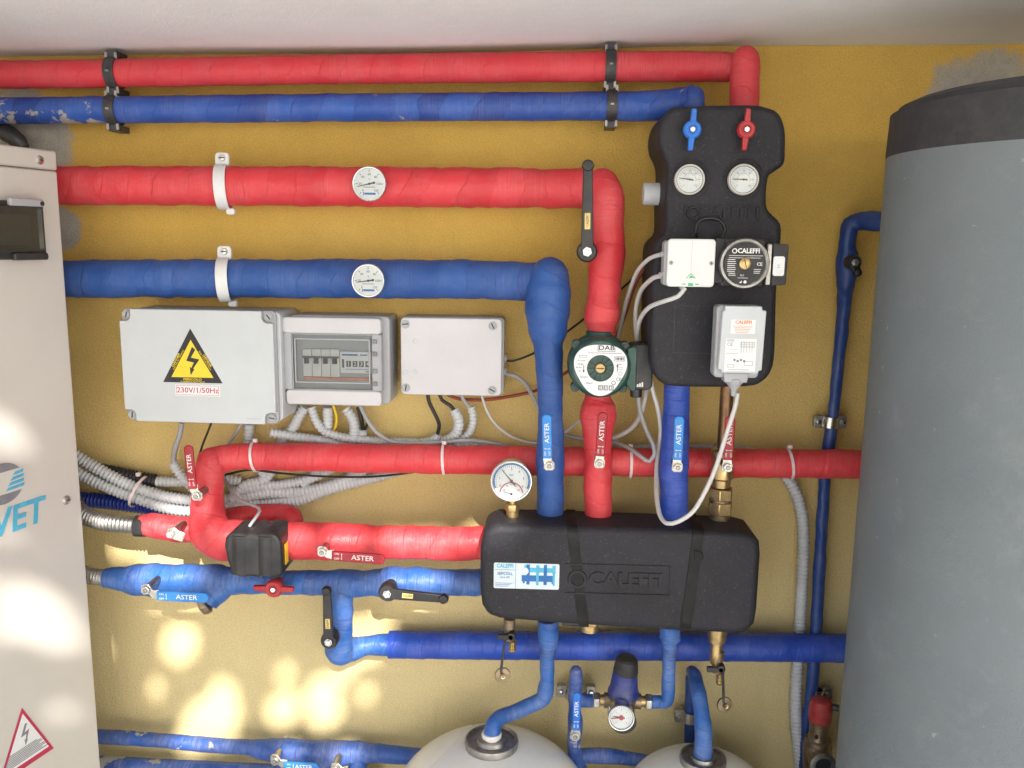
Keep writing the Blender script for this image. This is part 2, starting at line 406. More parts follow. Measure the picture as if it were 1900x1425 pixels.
def tube(bm, P, step=.01, n=20, bumpy=0.0, rib=None, round0=False, round1=False, seed=0):
    Q = catmull(P, step)
    if round0 or round1:
        def cap(a, nb):
            d = (a[0] - nb[0]).normalized(); r = a[1]
            return [(a[0] + d * r * math.sin(t), max(r * math.cos(t), r * .02)) for t in (R(25), R(50), R(70), R(84), R(89.5))]
        if round0: Q = cap(Q[0], Q[1])[::-1] + Q
        if round1: Q = Q + cap(Q[-1], Q[-2])
    uvl = bm.loops.layers.uv.verify()
    rings = []; L = 0; X = None; prev = None
    for i, (p, r) in enumerate(Q):
        a = Q[max(0, i - 1)][0]; b = Q[min(len(Q) - 1, i + 1)][0]; t = (b - a)
        t = t.normalized() if t.length > 1e-9 else Vector((0, 0, 1))
        if X is None: X, Y = frame_of(t)
        else:
            X = (X - t * X.dot(t)).normalized(); Y = t.cross(X)
        if prev is not None: L += (p - prev).length
        prev = p
        rr = r
        if rib: rr = r * (1 + rib[1] * (1 if (i % 4) in (1, 2) else -1))
        ring = []
        for j in range(n):
            an = 2 * math.pi * j / n; dv = X * math.cos(an) + Y * math.sin(an); q = rr
            if bumpy:
                nz = noise.noise((p + dv * r) * 16 + Vector((seed, 0, 0))) + .5 * noise.noise((p + dv * r) * 45 + Vector((0, seed, 0)))
                ridge = noise.noise(Vector((L * 38 + seed, an * .35 + L * 6, 0)))
                q = rr * (1 + bumpy * (nz * 1.7 + ridge * 1.5) + (.028 * (((L / .045 + j / n + 1.4 * noise.noise(p * 6 + Vector((0, 0, seed)))) % 1.0) - .5) if bumpy > .012 else 0))
            ring.append(bm.verts.new(p + dv * q))
        rings.append((ring, L))
    for (a, la), (b, lb) in zip(rings, rings[1:]):
        for j in range(n):
            k = (j + 1) % n
            f = bm.faces.new((a[j], a[k], b[k], b[j]))
            for lp, (uu, vv) in zip(f.loops, ((j / n, la), ((j + 1) / n, la), ((j + 1) / n, lb), (j / n, lb))): lp[uvl].uv = (uu, vv)
    bm.faces.new(rings[0][0][::-1]); bm.faces.new(rings[-1][0])
    return bm
def PT(pts, r=None):
    """(px,py,d[,rpx]) -> (Vector, radius m)"""
    o = []
    for p in pts:
        rp = p[3] if len(p) > 3 else r
        o.append((W(p[0], p[1], p[2]), rp * mpp(p[0], p[1], p[2])))
    return o
_sd = [0]
def pipe(name, label, cat, runs, mat, parent=None, bumpy=.035, group=None, step=.0055, n=28, r=None, cap=(False, False), rib=None, plabel=None):
    bm = B()
    if not isinstance(runs[0], list): runs = [runs]
    for rn in runs:
        _sd[0] += 3.7
        tube(bm, PT(rn, r), step, n, bumpy, rib, cap[0], cap[1], _sd[0])
    ob = mk(name, bm, mat, parent, sharp=60, recalc=False, label=plabel)
    if parent is None: tag(ob, label, cat, group)
    return ob
def conduit(label, pts, mat='gconduit', r=9, group='grey corrugated conduits', name='corrugated_conduit', pitch=.0080, parent=None, cat='conduit', amp=.15):
    P = PT(pts, r)
    # resample finely so that every rib is real geometry
    bm = B(); Q = catmull(P, .004)
    # uniform re-step
    pts2 = []; acc = 0; st = pitch / 4
    for (a, ra), (b, rb) in zip(Q, Q[1:]):
        L = (b - a).length
        while acc <= L:
            t = acc / L if L > 0 else 0; pts2.append((a.lerp(b, t), ra + (rb - ra) * t)); acc += st
        acc -= L
    n = 14; X = None; rings = []
    for i, (p, rr) in enumerate(pts2):
        a = pts2[max(0, i - 2)][0]; b = pts2[min(len(pts2) - 1, i + 2)][0]; t = (b - a).normalized()
        if X is None: X, Y = frame_of(t)
        else: X = (X - t * X.dot(t)).normalized(); Y = t.cross(X)
        q = rr * (1 + amp * (1, .55, -1, -.55)[i % 4]) if True else rr
        rings.append([bm.verts.new(p + (X * math.cos(2 * math.pi * j / n) + Y * math.sin(2 * math.pi * j / n)) * q) for j in range(n)])
    for a, b in zip(rings, rings[1:]):
        for j in range(n): bm.faces.new((a[j], a[(j + 1) % n], b[(j + 1) % n], b[j]))
    bm.faces.new(rings[0][::-1]); bm.faces.new(rings[-1])
    ob = mk(name, bm, mat, parent, sharp=80, recalc=False)
    if parent is None: tag(ob, label, cat, group)
    return ob
def cable(label, pts, mat, r=3, group='loose cables on the wall', parent=None, name='cable'):
    bm = B(); tube(bm, PT(pts, r), .008, 10)
    ob = mk(name, bm, mat, parent, sharp=60, recalc=False)
    if parent is None: tag(ob, label, 'cable', group)
    return ob
def band(bm, c, ax, r, w, th, n=36):
    ax = ax.normalized()
    lathe(bm, [(r, -w / 2), (r + th, -w / 2), (r + th, w / 2), (r, w / 2)], c, ax, n, closed=True)
    return bm

# ------------------------------------------------------------------ setting: house wall, slab, ground
hz = bpy.data.objects.new('house', None); COL.objects.link(hz); hz.location = (0, 0, 0); ORG[hz.name] = Vector()
tag(hz, 'yellow plastered house wall under a white plastered balcony slab', 'building')
zl = W(0, 106, 0); zr = W(1900, 82, 0); sl = (zr.z - zl.z) / (zr.x - zl.x)
def zc(x): return zl.z + sl * (x - zl.x)
bm = B()
box(bm, -6, 6, 0, .3, 0, 6)                     # x, depth, z
bm.verts.ensure_lookup_table()
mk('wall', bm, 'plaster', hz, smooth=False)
bm = B(); gx = [-3 + .1 * i for i in range(71)]; gy = [-.0015 - 1.15 * j / 12 for j in range(13)]
vs = [[bm.verts.new((x, y, zc(x) + .004 * noise.noise(Vector((x * 2, y * 2, 0))) + .006 * noise.noise(Vector((x * .7, y, 3))))) for y in gy] for x in gx]
for a, b in zip(vs, vs[1:]):
    for j in range(12): bm.faces.new((a[j], a[j + 1], b[j + 1], b[j]))
top = [[bm.verts.new((x, y, zc(x) + .22)) for y in (gy[0], gy[-1])] for x in (gx[0], gx[-1])]
bm.faces.new([vs[i][-1] for i in range(71)] + [top[1][1], top[0][1]])
bm.faces.new((top[0][0], top[0][1], top[1][1], top[1][0]))
mk('balcony_slab', bm, 'ceiling', hz)
bm = B(); box(bm, 1.34, 1.6, -.75, -.001, 0, 1.97); mk('added_shade_wall', bm, 'plaster', hz, smooth=False)  # unseen wall added at the right to block sky light and darken that side
bm = B(); box(bm, -60, 60, -80, 20, -.2, 0)
g = mk('ground', bm, 'ground', smooth=False); g['kind'] = 'structure'

# ------------------------------------------------------------------ heat pump cabinet at the left
hyp = 712.5 - FPX * math.tan(PITCH)
u = ray(1480, hyp); u.z = 0; u.normalize()
E0 = W(134, 700, .16); nrm = u.cross(Vector((0, 0, 1))).normalized()
if nrm.dot(CP - E0) < 0: nrm = -nrm
def PF(px, py, off=0):
    v = ray(px, py); o = E0 + nrm * off
    return CP + v * ((o - CP).dot(nrm) / v.dot(nrm))
ztop = PF(99, 280).z; zseam = PF(100, 316).z
cab = T('heat_pump_cabinet', 'tall cream metal cabinet with blue lettering at the left edge', 'cabinet', 0, 0, 0, origin=Vector((E0.x, E0.y, 0)))
def cabbox(bm, z0, z1, out=0, L=.95, wd=.55):
    a = Vector((E0.x, E0.y, 0)) + nrm * out; q = -u
    pts = [a, a + q * L, a + q * L - nrm * wd, a - nrm * wd]
    lo = [bm.verts.new((p.x, p.y, z0)) for p in pts]; hi = [bm.verts.new((p.x, p.y, z1)) for p in pts]
    bm.faces.new(lo); bm.faces.new(hi)
    for i in range(4): bm.faces.new((lo[i], lo[(i + 1) % 4], hi[(i + 1) % 4], hi[i]))
    return bm
cab.part('body', cabbox(B(), .05, zseam - .0012), 'cream', world=True, bevel=3)
cab.part('top_panel', cabbox(B(), zseam, ztop, .0012), 'cream', world=True, bevel=3)
cab.part('plinth', cabbox(B(), 0, .05, -.01), 'strap', world=True)
def FM(px, py, off, k=None):
    o = PF(px, py) + nrm * off; k = k or (o - CP).dot(ROT @ Vector((0, 0, -1))) / FPX
    Bm = Matrix((u, Vector((0, 0, 1)), nrm)).transposed()
    return Matrix.Translation(o) @ (Bm * k).to_4x4(), k
for (px, py) in ((73, 297), (123, 928)):
    m4, k = FM(px, py, 0); bm = B(); lathe(bm, [(0, 5), (4, 4.4), (8, 2.5), (9, 0)], n=20); bm.transform(m4)
    s_ = cab.part('screw', bm, 'steel', world=True)
    bm = B(); box(bm, -4, 4, -.8, .8, 4.3, 5.2); bm.transform(m4); cab.part('screw_slot', bm, 'ink', s_, world=True)
# display window with clear flap
m4, k = FM(66, 424, 0)
bm = B(); prism(bm, rrect(-210, 8, -56, 48, 8), 0, 14); bm.transform(m4); wf = cab.part('window_frame', bm, 'darkin', world=True, bevel=2)
bm = B(); prism(bm, rrect(-195, -2, -42, 38, 6), 14.5, 20); bm.transform(m4); cab.part('flap', bm, 'smoked', wf, world=True)
bm = B(); box(bm, -190, -24, -30, 24, 14, 14.4); bm.transform(m4); cab.part('display', bm, 'box3', wf, world=True)
for yy in (44, -52):
    bm = B(); box(bm, -70, 2, yy - 5, yy + 8, 14, 24); bm.transform(m4); hgp = cab.part('hinge', bm, 'box3' if yy > 0 else 'darkin', wf, world=True, bevel=2)
    bm = B(); cyl(bm, -4, yy + 1, 24, 26, 4, 14); bm.transform(m4); cab.part('hinge_pin', bm, 'darkin', hgp, world=True)
# blue lettering, running off the frame
m4, k = FM(79, 932, .0012)
bm = B(); text(bm, 'CLIVET', 0, -14, 46, 0, align='RIGHT', ext=.4, bold=1.2, sx=1.0, shear=.15); bm.transform(m4)
cab.part('lettering', bm, 'inkc', world=True)
m4, k = FM(4, 898, .0012)
bm = B(); pts = [(x * 46, y * 39) for x, y in circ(0, 0, 1, 48)]; prism(bm, pts, 0, .6); bm.transform(m4); lg = cab.part('emblem', bm, 'inkg', world=True)
bm = B()
for i in range(4):
    y0 = -18 + i * 12
    y0 = -16 + i * 9; prism(bm, [(4 + i * 6, y0), (44, y0 + 2), (46, y0 + 8), (10 + i * 6, y0 + 6)], .9, 1.5)
bm.transform(m4); cab.part('emblem_stripes', bm, 'inkc', lg, world=True)
bm = B(); prism(bm, [(-70, -20), (50, -20), (50, 22), (-70, 22)], .6, .8); bm.transform(m4); cab.part('emblem_field', bm, 'cream', lg, world=True)
# warning sticker
ap = PF(40, 1313); rc = PF(99, 1388)
xr = (rc - ap).dot(u); h_ = ap.z - rc.z
bm = B()
def tri(bm, w, h, z0, z1, yo=0): return prism(bm, [(-w, -h + yo), (w, -h + yo), (0, yo)], z0, z1)
m4 = Matrix.Translation(ap + nrm * .0008) @ Matrix((u, Vector((0, 0, 1)), nrm)).transposed().to_4x4()
tri(bm, xr, h_, 0, .0004); bm.transform(m4); wsn = cab.part('warning_sticker', bm, 'inkr', world=True)
bm = B(); prism(bm, [(-xr * .82, -h_ * .91), (xr * .82, -h_ * .91), (0, -h_ * .1)], .0005, .0008); bm.transform(m4); cab.part('sticker_field', bm, 'paper', wsn, world=True)
bm = B(); a_ = h_
prism(bm, [(x * a_, y * a_) for x, y in ((.02, -.28), (.06, -.29), (.0, -.42), (.09, -.40), (.03, -.56), (.055, -.545), (.0, -.64), (-.01, -.53), (.01, -.55), (.03, -.455), (-.07, -.47))], .001, .0012)
for i in range(8):
    yy = -.66 - i * .028; w_ = .30 + i * .02
    box(bm, -w_ * a_, w_ * a_ * (.9 if i % 3 else .7), (yy - .008) * a_, (yy + .006) * a_, .001, .0012)
bm.transform(m4); cab.part('sticker_print', bm, 'inkg', wsn, world=True)

# ------------------------------------------------------------------ storage tank at the right
Rt, dt = .26, .40
tz = Vector((ray(1610, 700).x, ray(1610, 700).y)).normalized()      # tangent bearing on plan
beta0 = math.atan2(tz.x, tz.y); yc = DCAM - dt; b_ = beta0 + .2
for _ in range(30): b_ = beta0 + math.asin(Rt * math.cos(b_) / yc)
tc = Vector((yc * math.tan(b_), -dt, 0))
tank = T('storage_tank', 'large grey cylindrical tank with dark lid at the right edge', 'tank', 0, 0, 0, origin=tc)
tl = math.hypot(tc.x, yc); tpd = math.sqrt(tl**2 - Rt**2)
def ztan(py, px):    # height of the silhouette at a pixel
    v = ray(px, py); return CP.z + v.z * tpd / math.hypot(v.x, v.y)
z1 = ztan(292, 1648); z2 = ztan(196, 1658)
bm = B(); lathe(bm, [(0, 0), (Rt, 0), (Rt, z1 * .5), (Rt, z1)], tc, (0, 0, 1), 128); tank.part('jacket', bm, 'tank', world=True)
bm = B(); lathe(bm, [(Rt - .004, z1 - .02), (Rt + .001, z1 + .0005), (Rt - .001, z1 + .06), (Rt - .006, z2 - .03), (Rt - .012, z2 - .008), (Rt - .03, z2), (0, z2 + .01)], tc, (0, 0, 1), 128)
tank.part('lid', bm, 'cap', world=True)

# ------------------------------------------------------------------ upper pipes
pipe('pipe', 'topmost red insulated pipe under the ceiling with a raised elbow', 'pipe',
     [[(-90, 139, .06, 25), (150, 137, .06, 25), (600, 129, .06, 26), (1100, 124, .06, 27), (1330, 124, .06, 27), (1385, 128, .08, 24)],
      [(1383, 112, .10, 26), (1382, 150, .10, 27), (1380, 230, .10, 27)]], 'red', bumpy=.018, cap=(True, False))
pipe('pipe', 'long blue taped pipe directly below the topmost red pipe', 'pipe',
     [[(-90, 208, .06, 23), (100, 205, .06, 24), (600, 200, .06, 25), (1100, 197, .06, 26), (1200, 197, .065, 27), (1262, 190, .08, 26), (1287, 180, .10, 22)],
      [(1288, 181, .10, 20), (1287, 240, .10, 20)]], 'blue', bumpy=.025, cap=(True, False))
pipe('pipe', 'thick red pipe with round thermometer, bending down to the green pump', 'pipe',
     [[(60, 344, .075, 35), (250, 345, .075, 36), (600, 346, .075, 36.5), (900, 349, .075, 36.5), (1075, 350, .08, 36), (1118, 352, .10, 34)],
      [(1117, 345, .11, 33), (1122, 372, .12, 36), (1124, 425, .12, 33), (1125, 468, .12, 36), (1122, 520, .12, 31), (1118, 556, .12, 29), (1117, 572, .12, 33), (1116, 592, .12, 34), (1116, 606, .12, 27), (1115, 640, .12, 22)]],
     'redw', bumpy=.036, cap=(True, False))
pipe('pipe', 'thick blue pipe with round thermometer, turning down to the manifold', 'pipe',
     [[(60, 517, .075, 34), (300, 517, .075, 35), (700, 517, .075, 36), (900, 519, .075, 36), (975, 522, .09, 36), (1020, 522, .11, 34)],
      [(1020, 513, .118, 36), (1018, 545, .12, 42), (1017, 580, .12, 42), (1017, 612, .12, 37), (1018, 645, .125, 27), (1020, 700, .13, 24), (1021, 770, .13, 23), (1022, 815, .13, 25), (1021, 850, .13, 27), (1021, 895, .13, 25), (1021, 940, .13, 25), (1020, 985, .13, 22)]],
     'blue2', bumpy=.034, cap=(True, False))
pipe('pipe', 'red taped pipe between the green pump and the black manifold', 'pipe',
     [(1110, 700, .12, 22), (1110, 738, .12, 24), (1110, 752, .12, 32), (1110, 770, .125, 34), (1110, 800, .13, 28), (1110, 850, .13, 25), (1109, 905, .13, 26), (1110, 940, .13, 25), (1109, 985, .13, 22)], 'redw', bumpy=.05)
pipe('pipe', 'deep blue taped pipe between the black pump unit and the manifold', 'pipe',
     [(1257, 690, .13, 23), (1256, 740, .13, 24), (1253, 800, .13, 25), (1251, 860, .13, 27), (1250, 905, .13, 26), (1251, 985, .13, 24)], 'blueu', bumpy=.03)
pipe('pipe', 'long red pipe from the left elbow across to the grey tank', 'pipe',
     [[(392, 868, .10, 27), (400, 856, .09, 27), (430, 848, .08, 24), (470, 847, .075, 26), (800, 852, .075, 27), (1200, 858, .075, 27), (1700, 862, .075, 27)],
      [(391, 855, .10, 25), (385, 900, .11, 28), (385, 950, .12, 31), (392, 985, .13, 38), (410, 1000, .13, 38), (450, 1002, .13, 36), (520, 1003, .13, 35), (600, 1005, .13, 35), (680, 1006, .13, 32), (760, 1006, .13, 30), (830, 1008, .13, 32), (920, 1008, .13, 31)]],
     'redw', bumpy=.034, cap=(True, False))
pipe('pipe', 'short red pipe looping back behind the red elbow', 'pipe',
     [[(262, 975, .12, 20), (285, 975, .12, 23), (330, 982, .12, 24), (380, 985, .10, 22)],
      [(400, 965, .05, 19), (460, 958, .05, 20), (510, 955, .055, 20), (540, 962, .07, 21), (530, 985, .09, 20), (495, 992, .10, 19), (450, 995, .10, 19)]], 'redd', bumpy=.04)
pipe('pipe', 'blue wrapped pipe with strainer branch running into the manifold', 'pipe',
     [[(196, 1072, .12, 17), (225, 1072, .12, 22), (255, 1075, .12, 29), (290, 1076, .12, 31), (330, 1074, .12, 28), (375, 1074, .12, 28), (405, 1078, .12, 29), (440, 1079, .12, 24), (480, 1080, .12, 21), (540, 1080, .12, 23), (600, 1081, .12, 23), (632, 1082, .12, 25), (680, 1082, .12, 24), (720, 1080, .12, 29), (760, 1080, .12, 27), (820, 1080, .12, 25), (920, 1080, .12, 25)],
      [(425, 1075, .12, 22), (403, 1100, .13, 21), (388, 1120, .14, 17)],
      [(634, 1090, .12, 22), (634, 1140, .12, 21), (632, 1180, .11, 22), (630, 1208, .09, 26), (650, 1205, .07, 22), (680, 1197, .06, 17), (720, 1197, .055, 20)]],
     'bluel', bumpy=.06, cap=(False, False))
pipe('pipe', 'long deep blue pipe below the manifold reaching the grey tank', 'pipe',
     [(722, 1196, .055, 25), (900, 1197, .055, 26), (1200, 1199, .055, 26), (1650, 1203, .055, 26)], 'blueu', bumpy=.015)
pipe('pipe', 'lower left blue pipe along the bottom with white scuffs', 'pipe',
     [[(120, 1364, .06, 13), (250, 1370, .06, 13), (400, 1383, .06, 13), (460, 1386, .06, 14), (490, 1390, .06, 19), (530, 1393, .06, 22), (580, 1394, .06, 20), (620, 1398, .06, 24), (655, 1396, .06, 21), (700, 1398, .06, 17), (760, 1403, .06, 15), (860, 1406, .06, 15)],
      [(668, 1400, .06, 16), (662, 1440, .07, 16), (655, 1500, .08, 15)],
      [(610, 1398, .06, 18), (590, 1430, .07, 16), (560, 1500, .08, 15)]], 'blued', bumpy=.04)
pipe('pipe', 'lowest blue pipe cut by the bottom left of the picture', 'pipe',
     [(120, 1412, .05, 15), (300, 1424, .05, 15), (480, 1432, .05, 15), (700, 1445, .05, 15)], 'blued', bumpy=.02)
pipe('pipe', 'dusty blue branching pipe between the two white vessels', 'pipe',
     [[(1069, 1246, .10, 11), (1069, 1262, .10, 13), (1067, 1285, .10, 13), (1066, 1310, .10, 11), (1067, 1345, .10, 14), (1065, 1380, .10, 12), (1068, 1400, .09, 13), (1080, 1440, .08, 13)],
      [(1068, 1298, .10, 14), (1088, 1300, .10, 12), (1100, 1300, .10, 12)],
      [(1072, 1402, .08, 13), (1120, 1402, .08, 14), (1170, 1408, .08, 12), (1240, 1418, .08, 11)]], 'blued', bumpy=.04, cap=(True, False))
pipe('pipe', 'bright blue pipe from the manifold bottom down to the bigger white vessel', 'pipe',
     [[(1017, 1150, .13, 19), (1017, 1175, .13, 19), (1017, 1197, .13, 17), (1016, 1205, .13, 14), (1015, 1260, .13, 13), (1013, 1275, .13, 15), (1008, 1295, .135, 15), (985, 1308, .14, 14), (950, 1323, .16, 13), (930, 1330, .17, 14), (916, 1343, .19, 15), (913, 1360, .20, 16), (912, 1378, .20, 17)]], 'bluel', bumpy=.055)
pipe('pipe', 'bright blue pipe from the manifold bottom to the pressure reducer', 'pipe',
     [[(1242, 1150, .13, 18), (1243, 1185, .13, 19), (1242, 1192, .13, 13), (1241, 1240, .13, 12), (1240, 1275, .13, 13), (1238, 1300, .125, 12), (1220, 1302, .12, 12), (1205, 1302, .12, 12)]], 'bluel', bumpy=.03)
pipe('pipe', 'thick blue pipe curving out of the wall onto the smaller vessel', 'pipe',
     [[(1284, 1246, .06, 11), (1290, 1256, .10, 13), (1297, 1290, .15, 14), (1302, 1325, .18, 14), (1304, 1345, .19, 16), (1306, 1365, .20, 16), (1304, 1402, .20, 17)]], 'bluel', bumpy=.035, cap=(True, False))
pipe('pipe', 'dark blue vertical pipe standing behind the smaller vessel', 'pipe',
     [(1281, 1258, .035, 9), (1280, 1320, .035, 9.5), (1278, 1480, .035, 10)], 'pex', bumpy=.01, cap=(True, False))
vp = pipe('pipe', 'thin navy vertical pipe beside the tank with an elbow on top', 'pipe',
     [[(1680, 410, .14, 17), (1630, 411, .10, 18), (1600, 410, .07, 18), (1580, 418, .06, 17), (1574, 440, .06, 16), (1571, 460, .06, 15), (1572, 478, .06, 19), (1572, 505, .06, 20), (1569, 525, .06, 16), (1568, 545, .05, 14), (1563, 600, .04, 12), (1553, 700, .04, 10.5), (1543, 790, .04, 10.5), (1530, 890, .04, 10.5), (1518, 1100, .04, 10.5), (1506, 1280, .04, 11), (1496, 1345, .04, 9), (1490, 1460, .04, 9)]],
     'pex', bumpy=.07)

pipe('pipe_stub', 'dark wrapped pipe stub in the patched wall corner above the cabinet', 'pipe', [(-30, 225, .02, 16), (5, 240, .03, 17), (30, 258, .04, 15), (45, 275, .04, 12)], 'strap', bumpy=.16)
# extra brass / copper line right of the deep blue pipe
bp = T('brass_pipe', 'bare copper pipe with brass unions right of the deep blue pipe', 'pipe', 1340, 870, .13)
bm = B(); rod(bm, (1, 170, 0), (0, -30, 0), 12, 24); bp.part('copper_pipe', bm, 'copper')
bm = B(); lathe(bm, [(0, 40), (17, 40), (22, 36), (22, 26), (18, 22), (18, 8), (21, 2), (21, -16), (17, -20), (16, -34), (0, -34)], axis=(0, 1, 0), n=28); bp.part('valve_body', bm, 'brass')
for y0, y1, r_ in ((-36, -58, 23), (-62, -86, 24)):
    bm = B(); pts = circ(0, 0, r_, 6, .25); b2 = B(); prism(b2, pts, y0, y1)
    b2.transform(Matrix.Rotation(R(-90), 4, 'X')); bp.part('union_nut', b2, 'brass', bevel=1.5)
bm = B(); rod(bm, (0, -50, 0), (0, -100, 0), 19, 24); bp.part('collar', bm, 'brassd')

# ------------------------------------------------------------------ pipe straps and clamps
def dark_strap(px, py, d, r, label):
    t = T('pipe_strap', label, 'pipe clamp', px, py, d, group='dark metal straps on the top pipes')
    ax = Vector((1, 0, 0)); bm = B(); band(bm, Vector((0, 0, 0)), ax, r, 19, 2.2); t.part('band', bm, 'strap')
    for s in (1, -1):
        bm = B(); box(bm, -10, 10, s * (r + 6) - 6, s * (r + 6) + 6, -34, 10); e = t.part('ear', bm, 'strap', bevel=1)
        for sx in (-9, 9):
            bm = B(); box(bm, sx - 2.5, sx + 2.5, s * (r + 3) - 7, s * (r + 3) + 5, 9, 13); t.part('clip', bm, 'dsteel', e, bevel=.6)
    bm = B(); box(bm, -3, 3, -2, 1, r + 2, r + 4); t.part('rivet', bm, 'dsteel')
dark_strap(213, 136, .06, 27, 'dark strap holding the topmost red pipe, left side')
dark_strap(213, 205, .06, 26, 'dark strap holding the top blue pipe, left side')
dark_strap(1132, 124, .06, 29, 'dark strap holding the topmost red pipe near the pump unit')
dark_strap(1134, 197, .06, 28, 'dark strap holding the top blue pipe near the pump unit')
def white_clamp(px, py, label):
    t = T('pipe_clamp', label, 'pipe clamp', px, py, .075, group='white clamps on the thick pipes')
    ax = Vector((1, .03, -.18)); bm = B(); band(bm, Vector((0, 0, 0)), ax, 38.5, 21, 3); t.part('ring', bm, 'white', bevel=.8)
    bm = B(); prism(bm, rrect(-12, 14, 36, 62, 7), -4, 4); t.part('ear', bm, 'white', bevel=1.5)
    bm = B(); prism(bm, rrect(4, 20, -50, -38, 4), -8, 2); t.part('ear', bm, 'white', bevel=1.5)
    bm = B(); lathe(bm, [(0, 9), (5, 8), (6.5, 4), (6.5, 3)], (2, 52, 0), n=18); sc_ = t.part('screw', bm, 'steel')
    bm = B(); box(bm, -3, 7, 51, 53, 8, 9.6); t.part('screw_slot', bm, 'ink', sc_)
white_clamp(414, 347, 'white ring clamp around the thick red pipe')
white_clamp(418, 519, 'white ring clamp around the thick blue pipe')
def saddle(px, py, label, r=12, side=(1, -1), g='zinc saddle clips'):
    t = T('saddle_clip', label, 'pipe clamp', px, py, .04, group=g)
    bm = B(); band(bm, Vector((0, 0, 0)), Vector((.06, 1, 0)), r, 20, 2); t.part('saddle', bm, 'steel')
    for s in side:
        bm = B(); prism(bm, rrect(min(s * r, s * (r + 18)), max(s * r, s * (r + 18)), -12, 12, 4), -12, 0); e = t.part('ear', bm, 'dsteel', bevel=1)
        bm = B(); lathe(bm, [(0, 6), (4, 5), (5, 2), (5, 0)], (s * (r + 10), 0, 0), n=16); t.part('screw', bm, 'chrome', e)
saddle(1541, 783, 'zinc saddle clip on the thin navy vertical pipe')
saddle(1069, 1284, 'zinc saddle clip behind the dusty blue branching pipe', 18)
saddle(1280, 1330, 'zinc saddle clip behind the thick curved blue pipe', 10, (-1,))
saddle(1516, 1288, 'small zinc clip above the red safety valve cap', 10, (1,))

def tie(px, py, d, r, label, tilt=0, ax=None):
    t = T('cable_tie', label, 'cable tie', px, py, d, group='pale cable ties')
    bm = B(); band(bm, Vector((0, 0, 0)), ax or Vector((1, tilt, 0)), r, 5, 1.2); t.part('strap', bm, 'tie')
    bm = B(); box(bm, -4, 4, r - 1, r + 6, -6, 2); t.part('head', bm, 'tie', bevel=1)
tie(474, 847, .075, 27.5, 'cable tie round the long red pipe below the warning box', .12)
tie(824, 852, .075, 28.5, 'cable tie round the long red pipe below the plain box', .05)
tie(1169, 858, .075, 28.5, 'cable tie round the long red pipe between red and blue risers')
tie(1464, 860, .075, 28.5, 'cable tie round the long red pipe near the tank', .14)
tie(258, 912, .045, 30, 'cable tie bundling the grey conduits beside the cabinet', 0, Vector((1, -.45, 0)))

# ------------------------------------------------------------------ enclosures
def slot_screw(t, x, y, z, r, ang, parent=None):
    bm = B(); lathe(bm, [(0, -1), (r * 1.35, -1), (r * 1.35, .8), (r * 1.1, .8), (r * 1.05, 0), (r, 0), (r, 1.2), (0, 1.2)], (x, y, z), n=24); s_ = t.part('screw', bm, 'box3', parent)
    bm = B(); c, s = math.cos(ang), math.sin(ang); w_ = 1.1
    prism(bm, [(x + c * r * .9 - s * w_, y + s * r * .9 + c * w_), (x - c * r * .9 - s * w_, y - s * r * .9 + c * w_), (x - c * r * .9 + s * w_, y - s * r * .9 - c * w_), (x + c * r * .9 + s * w_, y + s * r * .9 - c * w_)][::-1], z + 1.3, z + 1.6)
    t.part('screw_slot', bm, 'ink', s_)
# big warning box
eb = T('junction_box', 'large pale grey box with yellow high voltage warning triangle', 'electrical box', 368, 682, .13, yaw=R(-1.5))
k_ = 120; x0, x1, y0, y1 = -144, 145, -104, 107
bm = B(); prism(bm, rrect(x0 + 3, x1 + 8, y0 + 3, y1 - 2, 10), -118, -14); eb.part('body', bm, 'box', bevel=2, segs=3)
bm = B(); prism(bm, rrect(x0 + 1, x1 + 2, y0, y1, 9), -13.5, -6); eb.part('rim', bm, 'box3', bevel=1.5)
def notched(x0, x1, y0, y1, nx, ny, r=6):
    p = []
    for cx, cy, sx, sy, a in ((x1, y1, -1, -1, 0), (x0, y1, 1, -1, 90), (x0, y0, 1, 1, 180), (x1, y0, -1, 1, 270)):
        ix, iy = cx + sx * nx, cy + sy * ny
        arc = [(ix - sx * r * 0 + sx * (-r + r * 1) , iy)]
        A = [(cx, iy)] if a in (0, 180) else [(ix, cy)]
        Z = [(ix, cy)] if a in (0, 180) else [(cx, iy)]
        mid = [(ix + (-sx) * r, iy), (ix + (-sx) * r * .3, iy + (-sy) * r * .3), (ix, iy + (-sy) * r)]
        if a in (90, 270): mid = mid[::-1]
        p += A + mid + Z
    return p
bm = B(); prism(bm, notched(x0, x1, y0, y1, 21, 22, 9), -6, 4); eb.part('lid', bm, 'box', bevel=1.6, segs=3)
for (x, y, a) in ((x0 + 11, y1 - 11, 1.3), (x1 - 10, y1 - 11, -.9), (x0 + 11, y0 + 11, 1.5), (x1 - 10, y0 + 11, -.2)): slot_screw(eb, x, y, -3, 6, a)
cx, cy = -10, -28
def trip(w, h, yb): return [(cx - w, cy + yb), (cx + w, cy + yb), (cx, cy + yb + h)]
bm = B(); prism(bm, trip(56.5, 101, 0), 4, 4.5); st = eb.part('warning_sticker', bm, 'ink')
bm = B(); prism(bm, trip(40, 70, 10), 4.7, 4.9); eb.part('sticker_field', bm, 'yellow', st)
bm = B(); prism(bm, [(cx + a, cy + b) for a, b in ((2, 67), (8, 62), (-1, 47), (15, 44), (2, 26), (5, 26), (-3, 14), (-4, 30), (-1, 27.5), (4, 38), (-10, 41))], 5, 5.2)
eb.part('lightning_bolt', bm, 'ink', st)
